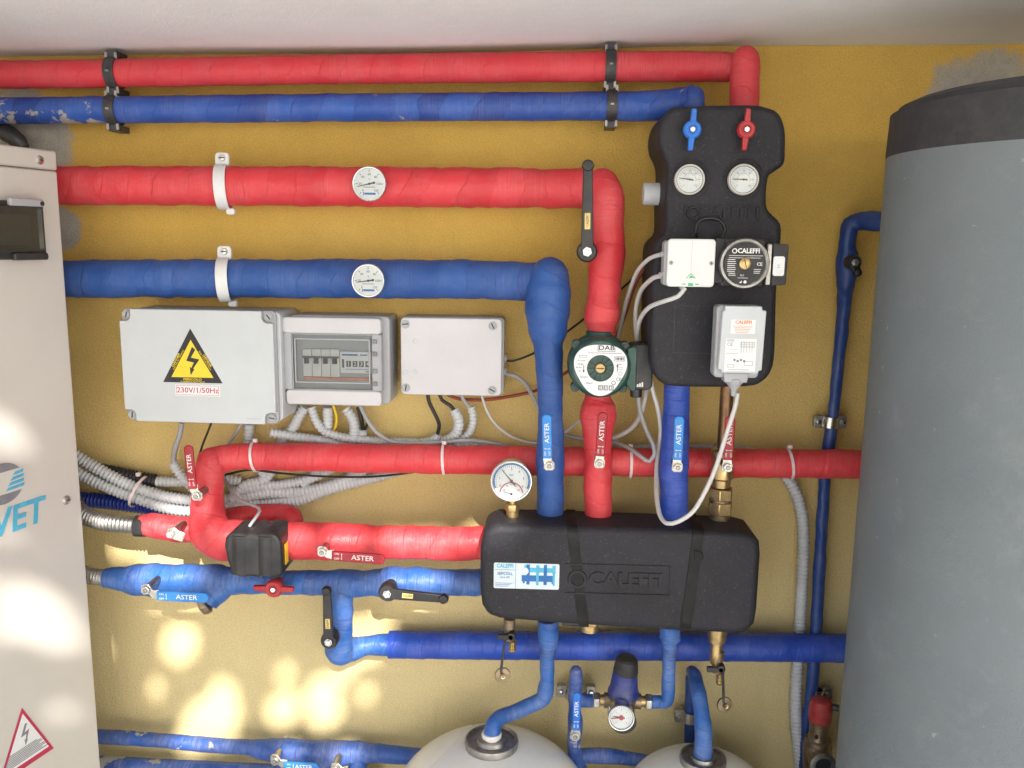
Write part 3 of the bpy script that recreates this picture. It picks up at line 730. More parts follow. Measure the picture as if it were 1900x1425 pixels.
bm = B(); text(bm, 'PERICOLO', cx, cy + 6.2, 4.2, 4.9, bold=.08, sx=1.25); text(bm, 'CORRENTE ELETTRICA', cx, cy + 1.8, 2.6, 4.9, sx=1.2)
text(bm, 'DANGER', cx - 29.5, cy + 42, 4.2, 4.9, rot=R(60.5), bold=.08, sx=1.2); text(bm, 'ELECTRICAL TENSION', cx - 24.6, cy + 42, 2.6, 4.9, rot=R(60.5), sx=1.15)
text(bm, 'GEFAHR', cx + 30, cy + 42, 4.2, 4.9, rot=R(-60.5), bold=.08, sx=1.2); text(bm, 'ELEKTRISCHE STROM', cx + 25, cy + 42, 2.6, 4.9, rot=R(-60.5), sx=1.15)
eb.part('lettering', bm, 'yellow', st)
bm = B(); box(bm, cx - 34, cx + 51, cy - 25, cy - 4, 4, 4.4); vs_ = eb.part('voltage_sticker', bm, 'paper')
bm = B(); text(bm, '230V/1/50Hz', cx + 8.5, cy - 14.5, 10, 4.6, bold=.05, sx=1.05)
for (a, b, c, d) in ((cx - 32, cx + 49, cy - 23.4, cy - 22.8), (cx - 32, cx + 49, cy - 6, cy - 5.4), (cx - 32, cx - 31.4, cy - 23, cy - 5.6), (cx + 48.4, cx + 49, cy - 23, cy - 5.6)): box(bm, a, b, c, d, 4.5, 4.7)
eb.part('lettering', bm, 'inkr', vs_)
bm = B(); box(bm, 90, 115, -94, -93, 4, 4.5); eb.part('mould_mark', bm, 'box3')

# switchboard
sb = T('switchboard', 'grey breaker box with smoked window and four black breakers', 'electrical box', 617, 671, .105, yaw=R(-1))
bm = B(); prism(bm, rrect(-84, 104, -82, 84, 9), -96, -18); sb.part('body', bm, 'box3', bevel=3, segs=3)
for (a, b, c, d) in ((-93, 92, 52, 82), (-89, 91, -82, -54)):
    bm = B(); prism(bm, rrect(a, b, c, d, 7), -18, 3); sb.part('cover', bm, 'box2', bevel=3, segs=3)
bm = B(); box(bm, -92, 92, -54, 52, -20, -15); box(bm, -91, -76, -54, 52, -15, 0); box(bm, 74, 92, -54, 52, -15, 0); sb.part('frame', bm, 'box3', bevel=1)
bm = B()
for (a, b, c, d) in ((-70, 70, 32, 45), (-70, 70, -45, -37)): box(bm, a, b, c, d, -14.8, -13.5)
sb.part('inner_panel', bm, 'box3')
ws = [(-58 + 17.5 * i) for i in range(4)]
for x in ws:
    bm = B(); box(bm, x, x + 16.6, -30, 22, -14.9, -8); box(bm, x, x + 16.6, 9, 21, -8, -7); br = sb.part('breaker', bm, 'white', bevel=.5)
    bm = B(); box(bm, x + .5, x + 16, 5.5, 8.5, -8, -3); sb.part('tie_bar', bm, 'ink', br)
    bm = B(); box(bm, x + 4, x + 12, -5, 6, -8, -1.5); sb.part('toggle', bm, 'ink', br, bevel=.5)
bm = B(); box(bm, 12.5, 72, -22, 18, -14.9, -7); rl = sb.part('timer_module', bm, 'paper', bevel=.5)
bm = B(); box(bm, 16, 20, -12, 4, -6.9, -6.6)
for i in range(4): box(bm, 24 + 12 * i, 33 + 12 * i, -10, 1, -6.9, -6.6)
sb.part('digit_field', bm, 'ink', rl)
bm = B()
for i in range(4): text(bm, str(i + 1), 28.5 + 12 * i, -4.5, 8, -6.2, bold=.05)
sb.part('lettering', bm, 'inkw', rl)
bm = B(); box(bm, 16, 46, 10.5, 14, -6.9, -6.7); box(bm, 50, 64, 11, 13.5, -6.9, -6.7); box(bm, 22, 66, -15, -14, -6.9, -6.7); box(bm, 60, 67, -19.5, -18, -6.9, -6.7)
sb.part('print', bm, 'inkb', rl)
bm = B(); box(bm, -58, 72, -36, -31.5, -14.8, -9); sb.part('orange_strip', bm, 'orange')
bm = B(); prism(bm, rrect(-75, 73, -52, 50, 4), -1.5, 1.5); cv = sb.part('window_cover', bm, 'smoke')
def loopframe(bm, x0, x1, y0, y1, w_, z0, z1):
    box(bm, x0, x1, y1 - w_, y1, z0, z1); box(bm, x0, x1, y0, y0 + w_, z0, z1); box(bm, x0, x0 + w_, y0 + w_, y1 - w_, z0, z1); box(bm, x1 - w_, x1, y0 + w_, y1 - w_, z0, z1)
bm = B(); loopframe(bm, -70, 71, -40, 43, 2.2, 1.7, 4); loopframe(bm, -75, 92, -53.5, 51.5, 1.4, 1.7, 2.6)
sb.part('window_rim', bm, 'box3', cv, bevel=.5)
for yy in (35, 12, -20, -44):
    bm = B(); box(bm, 76, 84, yy, yy + 8, 0, 4); sb.part('latch', bm, 'inkg', cv, bevel=.8)

# plain box
jb = T('junction_box', 'plain pale grey box with four corner screws, no stickers', 'electrical box', 836, 662, .075, yaw=R(.8))
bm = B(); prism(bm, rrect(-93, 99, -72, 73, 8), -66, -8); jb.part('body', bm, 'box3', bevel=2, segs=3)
bm = B(); prism(bm, rrect(-92, 95, -72, 72, 9), -7.5, 4); jb.part('lid', bm, 'box2', bevel=2, segs=3)
for (x, y, a) in ((-83, 60, 0.1), (78, 59, 2.0), (-83, -59, 1.4), (78, -61, -.5)): slot_screw(jb, x, y, 4, 6, a)
for (x, y) in ((-84, 28), (-65, 29), (-84, -29), (-65, -29)):
    bm = B(); lathe(bm, [(0, 4.6), (4, 4.5), (5, 4)], (x, y, 0), n=18); jb.part('mould_dot', bm, 'box')
for yy in (-5, -30):
    bm = B(); rod(bm, (96, yy, -30), (103, yy, -30), 9, 14); jb.part('gland', bm, 'box3')

# ------------------------------------------------------------------ gauges
def gauge(px, py, d, r, label, style, needle, depth=12, stem=None, yaw=0, group='round dial gauges', tiltx=0):
    t = T('dial_gauge', label, 'gauge', px, py, d, group=group, yaw=yaw)
    if tiltx: t.M = t.M @ Matrix.Rotation(tiltx, 4, 'X')
    s = r / 32.0
    bm = B(); lathe(bm, [(r * .9, -depth), (r * .98, -depth + 1), (r, -2), (r * .99, 1), (r * .95, 2.2), (r * .90, 2), (r * .88, .2), (r * .88, -1.6)], n=48); lathe(bm, [(0, -depth), (r * .9, -depth)], n=48)
    t.part('bezel', bm, 'chrome' if style != 'station' else 'cream')
    bm = B(); cyl(bm, 0, 0, -1.8, -1.4, r * .9, 40); face = t.part('dial_face', bm, 'dial')
    bm = B()
    mats = 'ink'
    def tick(bm, a, r0, r1, w_):
        c, sn = math.cos(a), math.sin(a); 
        prism(bm, [(c * r0 - sn * w_, sn * r0 + c * w_), (c * r0 + sn * w_, sn * r0 - c * w_), (c * r1 + sn * w_, sn * r1 - c * w_), (c * r1 - sn * w_, sn * r1 + c * w_)], -1.3, -1.15)
    def arc(bm, r0, r1, a0, a1, z0=-1.35, z1=-1.2, cy=0, n=30):
        for i in range(n):
            A0 = a0 + (a1 - a0) * i / n; A1 = a0 + (a1 - a0) * (i + 1) / n
            f = bm.faces.new([bm.verts.new((rr * math.cos(A), cy + rr * math.sin(A), z1)) for rr, A in ((r0, A0), (r1, A0), (r1, A1), (r0, A1))])
            if f.normal.z < 0: f.normal_flip()
    if style == 'temp':
        for i in range(7): tick(bm, R(225 - 45 * i), r * .68, r * .8, .55)
        for i, n_ in enumerate(('0', '20', '40', '60', '80', '100', '120')):
            if n_ in ('20', '100'): yy = .04
            a = R(225 - 45 * i); text(bm, n_, math.cos(a) * r * .54, math.sin(a) * r * .54, r * .135, -1.3)
        text(bm, '°C', 0, r * .25, r * .1, -1.3); box(bm, -r * .35, r * .35, -r * .2, -r * .17, -1.3, -1.15)
        t.part('markings', bm, 'ink', face)
        bm = B(); box(bm, -r * .3, r * .36, -r * .62, -r * .5, -1.3, -1.15); box(bm, -r * .38, -r * .33, -r * .66, -r * .46, -1.3, -1.15); t.part('maker_mark', bm, 'inkb', face)
    elif style == 'combo':
        for i in range(31): tick(bm, R(205 - 230 * i / 30), r * .68, r * (.76 if i % 5 else .8), .3)
        for i, n_ in enumerate('0123456'):
            a = R(205 - 230 * i / 6); text(bm, n_, math.cos(a) * r * .58, math.sin(a) * r * .58, r * .12, -1.3)
        text(bm, 'bar', 0, r * .3, r * .11, -1.3)
        for i, n_ in enumerate(('20', '40', '60', '80', '100')):
            a = R(160 - 35 * i); text(bm, n_, math.cos(a) * r * .35, -r * .58 + math.sin(a) * r * .42, r * .07, -1.3)
        t.part('markings', bm, 'ink', face)
        bm = B(); arc(bm, r * .78, r * .86, R(205), R(-25)); t.part('blue_scale', bm, 'inkb', face, recalc=False)
        bm = B(); arc(bm, r * .50, r * .56, R(175), R(5), cy=-r * .6); t.part('red_scale', bm, 'inkr', face, recalc=False)
        bm = B(); a = R(165); rod(bm, (0, -r * .62, -.6), (math.cos(a) * r * .42, -r * .62 + math.sin(a) * r * .42, -.6), .5, 6); cyl(bm, 0, -r * .62, -1.2, 0, 2.2, 14); t.part('small_needle', bm, 'ink')
    else:
        for i in range(25): tick(bm, R(225 - 270 * i / 24), r * .66, r * (.74 if i % 4 else .78), .3)
        for i in range(7):
            a = R(225 - 45 * i); text(bm, str(i * (20 if style == 'station' else 1)), math.cos(a) * r * .55, math.sin(a) * r * .55, r * .11, -1.3)
        if style == 'station': arc(bm, r * .40, r * .42, R(200), R(-20))
        arc(bm, r * .835, r * .875, 0, R(360))  # dark ring draws the bezel's inner shadow onto the dial
        t.part('markings', bm, 'inkg', face)
    bm = B(); a = R(needle); c, sn = math.cos(a), math.sin(a); L = r * (.72 if style != 'reducer' else .6)
    prism(bm, [(-sn * 1.5 - c * 8 * s, c * 1.5 - sn * 8 * s), (c * L - sn * .5, sn * L + c * .5), (c * L + sn * .5, sn * L - c * .5), (sn * 1.5 - c * 8 * s, -c * 1.5 - sn * 8 * s)], -.7, -.3); cyl(bm, 0, 0, -1.2, .1, 2.3 * s, 16)
    if style == 'temp': cyl(bm, -c * 9 * s, -sn * 9 * s, -.9, -.2, 2.4 * s, 10)
    t.part('needle', bm, 'ink')
    if style == 'reducer':
        bm = B(); a = R(187); rod(bm, (0, 0, -.2), (math.cos(a) * r * .75, math.sin(a) * r * .75, -.2), .9, 6); cyl(bm, 0, 0, -1, .4, 4.5, 16); t.part('set_needle', bm, 'inkr')
    bm = B(); lathe(bm, [(0, 1.6), (r * .5, 1.3), (r * .885, .4)], n=40); t.part('glass_cover', bm, 'glass')
    if stem:
        bm = B(); rod(bm, (0, 0, -depth), (0, 0, -stem), r * .35, 16); t.part('stem', bm, 'brass')
    return t
gauge(685, 341, .135, 32, 'round thermometer on the thick red pipe', 'temp', 193, 14, 40)
gauge(683, 521, .135, 31.5, 'round thermometer on the thick blue pipe', 'temp', 188, 14, 40)
cg = gauge(949, 893, .165, 40, 'white pressure gauge with blue scale standing on the manifold', 'combo', 130, 20)
bm = B(); rod(bm, (2, -36, -9), (2, -46, -9), 6, 16); b2 = B(); prism(b2, circ(0, 0, 13, 6, .3), -58, -46); b2.transform(Matrix.Translation((2, 0, -9)) @ Matrix.Rotation(R(-90), 4, 'X')); me_ = bpy.data.meshes.new('x'); 
b3 = B(); lathe(b3, [(0, -70), (12, -70), (12, -60), (8, -58), (8, -46), (6, -44), (6, -36), (0, -36)], (2, 0, -9), (0, 1, 0), 20); cg.part('stem', b3, 'brass')
b2.free(); bm.free()
b2 = B(); lathe(b2, [(0, -60), (13, -60), (13.5, -58), (13.5, -48), (13, -46), (0, -46)], (2, 0, -9), (0, 1, 0), 6); cg.part('hex_nut', b2, 'brass', bevel=.8)

# ------------------------------------------------------------------ manifold
mf = T('manifold', 'wide black foam-cased manifold box with pale blue and white sticker', 'manifold', 1148, 1060, .21)
mpts = [(-252, 84), (-246, 100), (-228, 108), (-150, 109), (0, 107), (150, 105), (225, 103), (247, 96), (257, 80), (260, 50), (260, -60), (257, -88), (246, -102), (225, -107), (120, -105), (0, -102), (-120, -97), (-220, -92), (-243, -86), (-254, -68), (-258, -40), (-258, 50)]
mpts = [(x, (y * .78 if y > 0 else y * 1.11) - 1) for x, y in mpts]
bm = B(); prism(bm, mpts[::-1], -108, 0); body = mf.part('foam_case', bm, 'foam', bevel=16, segs=5, sharp=80)
bm = B(); text(bm, 'CALEFFI', 14, -17, 25, .1, ext=2.6, bold=1.5, sx=1.08)
b4 = B()
lathe(b4, [(12, -.5), (13, 3.4), (17, 3.4), (18, -.5)], (-76, -17, 0), (0, 0, 1), 24, closed=False)
m_ = bpy.data.meshes.new('z'); b4.to_mesh(m_); b4.free(); bm.from_mesh(m_); bpy.data.meshes.remove(m_)
mf.part('lettering', bm, 'foam', body)
bm = B(); box(bm, -98, 94, -46, -43.5, 0, 2.4); box(bm, -98, 94, 11, 13, 0, 2.2); box(bm, 94, 96.4, -46, 13, 0, 2.3); mf.part('moulded_frame', bm, 'foam', body)
stp = mf
def strap_path(pts, w_):
    bm = B(); rows = []
    for (x, y, z) in pts: rows.append((bm.verts.new((x - w_ / 2, y, z)), bm.verts.new((x + w_ / 2, y, z)), bm.verts.new((x + w_ / 2, y, z - 1.4)), bm.verts.new((x - w_ / 2, y, z - 1.4))))
    for a, b in zip(rows, rows[1:]):
        for i in range(4): bm.faces.new((a[i], a[(i + 1) % 4], b[(i + 1) % 4], b[i]))
    bm.faces.new(rows[0]); bm.faces.new(rows[-1][::-1]); return bm
def prof(x0, x1):
    P = []; ys = [(84.5, -100), (85, -60), (84.5, -14), (82, -5), (76, .2), (68, 2), (50, 2), (0, 2), (-60, 2), (-96, 2), (-108, .2), (-114, -5), (-118, -14), (-118, -60), (-118, -100)]
    return [(x0 + (x1 - x0) * (108 - y) / 215, y, z) for y, z in ys]
mf.part('tape_strap', strap_path(prof(-92, -62), 19), 'tapeblk')
mf.part('tape_strap', strap_path(prof(146, 128), 20), 'tapeblk')
bm = B(); prism(bm, [(136, 46), (152, 42), (154, 30), (147, 24), (138, 27)], 2, 4); mf.part('folded_tape', bm, 'tapeblk', bevel=.8)
# sticker
bm = B(); prism(bm, rrect(-232, -110, -39, 11, 3), 0, 1); sk = mf.part('sticker', bm, 'silverlabel')
bm = B(); text(bm, 'CALEFFI', -211, 5, 7.5, 1.2, bold=.3, sx=.82); mf.part('lettering', bm, 'inkc', sk)
bm = B(); text(bm, 'SEPCOLL', -211, -10, 5.4, 1.2, bold=.1, sx=.95); text(bm, 'Serie 559', -211, -17, 3.2, 1.2); box(bm, -230, -192, -2.6, -2, 1.1, 1.3); box(bm, -191.5, -190.9, -39, 11, 1.1, 1.3)
for i in range(3): box(bm, -229, -197 - i * 4, -29 - i * 3, -28.2 - i * 3, 1.1, 1.3)
mf.part('print', bm, 'inkb', sk)
bm = B(); box(bm, -176, -122, -6, 3, 1.1, 1.3)
for x in (-172, -150, -120): box(bm, x - 3, x + 3, -8, 8, 1.3, 1.45)
box(bm, -153, -148, -31, 8, 1.6, 1.75); box(bm, -122, -118, -31, 8, 1.6, 1.75); mf.part('diagram', bm, 'inkc', sk)
bm = B(); box(bm, -180, -118, -24, -12, 1.1, 1.3)
for x in (-168, -136): box(bm, x - 3, x + 3, -30, 9, 1.5, 1.65)
for x in (-176, -150, -122): box(bm, x - 2, x + 2, -28, -24, 1.1, 1.3)
mf.part('diagram', bm, 'inkb', sk)
bm = B(); cyl(bm, -174, -4, 1.6, 1.9, 7, 20); mf.part('worn_corner', bm, 'silverlabel', sk)
# black bracket under it
bm = B(); box(bm, -100, -62, -140, -110, -100, -60); mf.part('bracket', bm, 'black', bevel=3)
bm = B(); box(bm, 126, 176, -136, -110, -100, -50); mf.part('bracket', bm, 'black', bevel=3)
bm = B(); rod(bm, (-48, -100, -50), (-48, -128, -50), 19, 8); rod(bm, (-48, -128, -50), (-48, -142, -50), 17, 20); mf.part('plug', bm, 'brass', bevel=.6)
bm = B(); lathe(bm, [(30, -1.5), (33, 0), (33, 3), (24, 3)], (-234, 50, -90), (-1, 0, 0)); bm.free()

# ------------------------------------------------------------------ valves
LG = 'long flat valve levers'
def lever(px, py, d, rot, mat, label, off=0, L0=14, L1=98, hw=10, txt=True, base=60, txtmat='inkw'):
    t = T('lever_valve', label, 'valve', px, py, d, rot=rot, group=LG)
    bm = B(); rod(bm, (0, 0, -base), (0, 0, 7), 7.5, 16); t.part('stem', bm, 'dsteel')
    bm = B(); prism(bm, [(-10, -6), (-6, -10), (4, -10), (10, off - 8), (22, off - hw + 1), (22, off + hw - 1), (10, off + 8), (4, 10), (-6, 10), (-10, 6)][::-1], 3, 6.5)
    pl = t.part('neck_plate', bm, 'steel', bevel=.8)
    bm = B(); prism(bm, circ(0, 0, 8.6, 6, .3), 6.7, 13.5); t.part('nut', bm, 'steel', bevel=1)
    bm = B(); lathe(bm, [(0, 15.5), (3.6, 15.2), (4.6, 14), (4.6, 13)], n=16); t.part('bolt_end', bm, 'dsteel')
    bm = B(); pts = [(L0, off - hw * .86), (L1 - hw, off - hw * .92)] + [(L1 - hw + hw * math.cos(a) * .95, off + hw * .95 * math.sin(a)) for a in [R(-70 + 20 * i) for i in range(8)]] + [(L1 - hw, off + hw * .92), (L0, off + hw * .86)]
    prism(bm, pts, 6.8, 12); g_ = t.part('grip', bm, mat, bevel=2.4, segs=3)
    if txt:
        bm = B(); text(bm, 'ASTER', L0 + (L1 - L0) * .58, off, hw * .85, 12.2, bold=.05, sx=1.1)
        text(bm, 'ON', L0 + 10, off + hw * .42, hw * .36, 12.2); text(bm, 'OFF', L0 + 10, off - hw * .42, hw * .36, 12.2)
        x = L0 + 19; box(bm, x - .4, x + .4, off - hw * .5, off + hw * .5, 12.1, 12.3)
        for s in (1, -1): prism(bm, [(x - 1.6, off + s * hw * .3), (x + 1.6, off + s * hw * .3), (x, off + s * hw * .6)], 12.1, 12.3)
        t.part('lettering', bm, txtmat, g_)
    return t
U = R(90)
lever(1019, 862, .185, U + R(2), 'leverb', 'light blue lever on the leftmost blue riser above the manifold', 3)
lever(1112, 858, .185, U - R(2), 'leverr', 'dark red lever on the red riser below the green pump', 0)
lever(1256, 865, .185, U, 'leverb', 'light blue lever on the deep blue riser right of centre', 1)
lever(1348, 865, .175, U, 'leverr', 'dark red lever partly behind the pale sensor cord', 0, hw=10.5)
lever(368, 918, .17, U + R(3), 'leverr', 'dark red upright lever on the far left red elbow', 5, hw=9.5)
lever(600, 1021, .19, R(-3), 'leverr', 'dark red horizontal lever on the thick red pipe', -5, L0=18, L1=118, hw=11)
lever(275, 1091, .19, R(-1), 'leverb', 'light blue horizontal lever on the wrapped blue pipe, left', -10, L0=20, L1=118, hw=10.5)
lever(1067, 1361, .14, U, 'wingb', 'blue upright lever between the two white vessels', -1, L0=12, L1=88, hw=8)
lever(513, 1406, .10, R(-1), 'leverb', 'light blue lever at the bottom edge, lower left', -8, L0=16, L1=82, hw=8.5)
def bare_valve(px, py, d, label):
    t = T('valve_spindle', label, 'valve', px, py, d, rot=R(-15), group='valve spindles without grips')
    bm = B(); rod(bm, (0, 0, -50), (0, 0, 6), 7, 16); t.part('stem', bm, 'dsteel')
    bm = B(); prism(bm, [(-9, -8), (8, -10), (24, -10), (26, 8), (12, 9), (4, 14), (-8, 9)][::-1], 3, 7); t.part('neck_plate', bm, 'steel', bevel=1)
    bm = B(); prism(bm, circ(0, 0, 8, 6, .2), 7.2, 13); t.part('nut', bm, 'steel', bevel=1)
    bm = B(); cyl(bm, 0, 0, 13, 15, 4, 14); t.part('bolt_end', bm, 'chrome')
bare_valve(320, 988, .185, 'bare steel valve spindle on the short red pipe')
bare_valve(622, 1424, .12, 'bare steel valve spindle at the bottom edge, lower left')
def black_lever(px, py, d, rot, L, label, hub=17, sticker=True):
    t = T('black_handle_valve', label, 'valve', px, py, d, rot=rot, group='black handle valves')
    bm = B(); lathe(bm, [(0, -55), (hub * .7, -55), (hub * .72, -14), (hub, -12), (hub * 1.02, 4), (hub * .86, 9), (0, 9)], n=32); t.part('hub', bm, 'black')
    w0, w1 = hub * .62, hub * .45
    bm = B(); prism(bm, [(0, -w0), (L - w1, -w1), (L - w1, w1), (0, w0)], 2, 10); t.part('arm', bm, 'black', bevel=2, segs=3)
    bm = B(); lathe(bm, [(0, -9), (w1 * 1.0, -7), (w1 * 1.3, 0), (w1 * 1.0, 7), (0, 9)], (L - w1, 0, 7), n=20); t.part('end_knob', bm, 'black')
    bm = B(); prism(bm, circ(0, 0, hub * .5, 6, .2), 9, 13); cyl(bm, 0, 0, 13, 15, hub * .33, 14); t.part('bolt', bm, 'chrome', bevel=.8)
    if sticker:
        bm = B(); x = L * .34; box(bm, x - L * .09, x + L * .09, -w1 * .6, w1 * .6, 10, 10.5); s_ = t.part('sticker', bm, 'yell2')
        bm = B(); text(bm, 'CALEFFI', x, 0, w1 * .5, 10.6, sx=.9); t.part('lettering', bm, 'ink', s_)
black_lever(1089, 467, .19, U + R(1), 163, 'long black upright handle on the thick red pipe', 19)
black_lever(612, 1187, .165, U + R(1), 106, 'black upright handle on the blue pipe branching down', 16)
black_lever(720, 1098, .18, R(-4), 112, 'black horizontal handle on the wrapped blue pipe', 17)
black_lever(1583, 487, .09, U + R(200), 26, 'small black valve knob on the navy pipe near the tank', 14, False)
def wing(px, py, d, rot, mat, label, s=1.0):
    t = T('wing_handle', label, 'valve handle', px, py, d, rot=rot, group='small wing handles')
    bm = B(); lathe(bm, [(0, -30), (9 * s, -30), (9 * s, -6), (16 * s, -5), (17 * s, 4), (14 * s, 8), (8 * s, 8), (7 * s, 6), (0, 6)], n=30); t.part('hub', bm, mat)
    for q in (1, -1):
        bm = B(); prism(bm, [(q * 10 * s, -6 * s), (q * 37 * s, -4.5 * s), (q * 38 * s, 4.5 * s), (q * 10 * s, 6 * s)], -2, 7); t.part('wing', bm, mat, bevel=1.6)
    bm = B(); prism(bm, circ(0, 0, 5.5 * s, 6), 6, 10.5); t.part('bolt', bm, 'chrome', bevel=.8)
wing(509, 1091, .17, R(-1), 'wingr', 'red wing handle on the wrapped blue pipe beside the actuator')
wing(1284, 241, .235, U + R(-3), 'wingb', 'blue wing handle at the top of the black pump unit')
wing(1384, 241, .235, U + R(-3), 'wingr', 'red wing handle at the top of the black pump unit')

# strainer cap
t = T('strainer_cap', 'brass strainer cap under the wrapped blue pipe', 'pipe fitting', 380, 1122, .145, rot=R(-45))
bm = B(); lathe(bm, [(0, -7), (18, -7), (19, -4), (19, 4), (17, 7), (0, 7)], axis=(.3, 1, -.2), n=8); t.part('hex_cap', bm, 'brassd', bevel=1.2)

# actuator
t = T('valve_actuator', 'black ribbed valve actuator box in front of the red and blue pipes', 'actuator', 475, 1032, .20)
bm = B()
pts = [(-58, 18), (-56, 34), (-48, 44), (-30, 46), (-18, 42), (-8, 46), (6, 42), (16, 46), (34, 46), (44, 40), (49, 28), (50, -30), (44, -40), (30, -42), (16, -38), (4, -42), (-10, -40), (-22, -42), (-36, -40), (-46, -32), (-54, -10)]
prism(bm, pts, -80, 4); t.part('housing', bm, 'black', bevel=7, segs=4, sharp=70)
bm = B()
for x in (-30, 20): rod(bm, (x, 40, -10), (x - 2, -35, -10), 19, 24)
t.part('front_ribs', bm, 'black', sharp=70)
bm = B(); box(bm, 50.3, 51.5, -20, 20, -30, -12); t.part('sticker', bm, 'yellow')
bm = B(); rod(bm, (0, -4, -80), (0, -4, -120), 16, 18); t.part('stem', bm, 'dsteel')
cable('thin grey cable rising from the black valve actuator', [(458, 992, .16), (464, 975, .16), (482, 948, .13), (470, 938, .11), (445, 928, .09), (425, 905, .06), (418, 890, .03)], 'cableg', 3)

# ------------------------------------------------------------------ pump unit (top right)
pu = T('pump_unit', 'tall black foam-cased solar pump unit with two white gauges', 'pump station', 1325, 457, .22)
ol = [(1262, 200), (1240, 206), (1226, 222), (1219, 248), (1221, 274), (1231, 296), (1234, 320), (1231, 380), (1230, 430), (1215, 448), (1208, 470), (1206, 560), (1204, 655), (1210, 688), (1226, 708), (1258, 715), (1378, 715), (1410, 706), (1428, 684), (1434, 645), (1437, 535), (1444, 455), (1444, 416), (1424, 394), (1418, 376), (1421, 332), (1431, 321), (1450, 306), (1453, 280), (1452, 240), (1440, 212), (1416, 201), (1383, 197)]
def sm_(pts, n=3):
    o = []; N_ = len(pts)
    for i in range(N_):
        p0, p1, p2, p3 = pts[i - 1], pts[i], pts[(i + 1) % N_], pts[(i + 2) % N_]
        for k in range(n):
            t_ = k / n
            o.append(tuple(.5 * (2 * p1[c] + (p2[c] - p0[c]) * t_ + (2 * p0[c] - 5 * p1[c] + 4 * p2[c] - p3[c]) * t_**2 + (3 * p1[c] - p0[c] - 3 * p2[c] + p3[c]) * t_**3) for c in (0, 1)))
    return o
def loc(px, py, T_, d):   # pixel at depth d -> local px units of thing
    v = T_.M.inverted() @ W(px, py, d); return (v.x, v.y)
pts = [loc(x, y, pu, .20) for x, y in sm_(ol)]
bm = B(); prism(bm, pts, -170, 0); pbody = pu.part('foam_case', bm, 'foam', bevel=17, segs=5, sharp=80)
bm = B(); x_, y_ = loc(1340, 396, pu, .22); text(bm, 'CALEFFI', x_ + 12, y_, 19, .2, ext=3.0, bold=.6, sx=1.15); pu.part('lettering', bm, 'foam', pbody)
bm = B(); loopframe(bm, x_ - 70, x_ + 68, y_ - 15, y_ + 15, 1.6, 0, 2.6); lathe(bm, [(7, -.2), (9, 3.2), (12, 3.2), (13, -.2)], (x_ - 53, y_, 0), (0, 0, 1), 20); pu.part('moulded_frame', bm, 'foam', pbody)
bm = B(); x_, y_ = loc(1292, 612, pu, .22); loopframe(bm, x_ - 42, x_ + 42, y_ - 45, y_ + 45, 1, -.2, .6); pu.part('panel_seam', bm, 'blackm', pbody)
bm = B()
for (gx_, gy_, gr) in ((1281, 333, 34), (1379, 333, 35)):
    x_, y_ = loc(gx_, gy_, pu, .22); lathe(bm, [(gr - 4, 1.6), (gr, 1.8), (gr + 3, .2)], (x_, y_, 0), (0, 0, 1), 36)
pu.part('gauge_seat', bm, 'foam', pbody)
gauge(1280, 333, .236, 28, 'left white gauge on the black pump unit', 'station', 172, 14)
gauge(1380, 333, .236, 28.5, 'right white gauge on the black pump unit', 'station', 178, 14)
cable('black cable loop above the pale relay box', [(1296, 455, .225), (1291, 432, .24), (1295, 412, .24), (1313, 405, .24), (1335, 408, .24), (1346, 425, .24), (1340, 440, .24), (1322, 445, .23)], 'cablek', 3.2)
# knob at the left
t = T('vent_knob', 'pale grey knob sticking out left of the pump unit', 'knob', 1213, 360, .13)
bm = B(); lathe(bm, [(0, -20), (19, -20), (20.5, -17), (20.5, 10), (17, 12), (15, 16), (15, 30), (0, 30)], (0, 0, 0), (1, 0, 0), 28); t.part('cap', bm, 'box', bevel=1)
for i in range(12):
    pass
bm = B(); rod(bm, (16, -14, 8), (16, -14, 12), 3, 8); rod(bm, (14, 0, 0), (40, 0, 0), 8, 16); t.part('stem', bm, 'dsteel')
# relay box
t = T('relay_box', 'square white box with two screws left of the black circulator', 'electrical box', 1281, 488, .285)
bm = B(); prism(bm, rrect(-48, 44, -43, 41, 8), -45, -8); t.part('body', bm, 'box3', bevel=2)
bm = B(); prism(bm, rrect(-43, 45, -44, 44, 7), -7.5, 3); ld = t.part('lid', bm, 'white', bevel=2.5, segs=3)
for x in (-36, 38):
    bm = B(); lathe(bm, [(0, 4), (3.6, 4), (4.2, 3)], (x, 0, 0), n=16); s_ = t.part('screw', bm, 'dsteel')
    bm = B(); box(bm, x - 2.8, x + 2.8, -.6, .6, 4, 4.4); box(bm, x - .6, x + .6, -2.8, 2.8, 4.05, 4.45); t.part('screw_slot', bm, 'ink', s_)
bm = B()
prism(bm, [(-8, -28), (-6.5, -28), (1.5, -20.5), (9.5, -28), (11, -28), (1.5, -18.5)][::-1], 3, 3.3)
prism(bm, [(-2, -28), (1, -23), (2.5, -23), (9, -28.5), (4, -27)], 3, 3.35); box(bm, -3, 6, -42, -37, 3, 3.3)
for s in (-1, 1): box(bm, 1.5 + s * 12 - 3, 1.5 + s * 12 + 3, -40, -38, 3, 3.3)
t.part('logo_print', bm, 'inkgr', ld)
bm = B(); box(bm, 1, 1.5, -18, 42, 3, 3.15); t.part('mould_line', bm, 'box3', ld)
bm = B(); rod(bm, (-46, 16, -20), (-54, 14, -20), 5, 12); rod(bm, (-46, -22, -20), (-54, -24, -20), 5, 12); rod(bm, (-8, -43, -20), (-12, -50, -20), 5, 12); t.part('cable_gland', bm, 'box3')
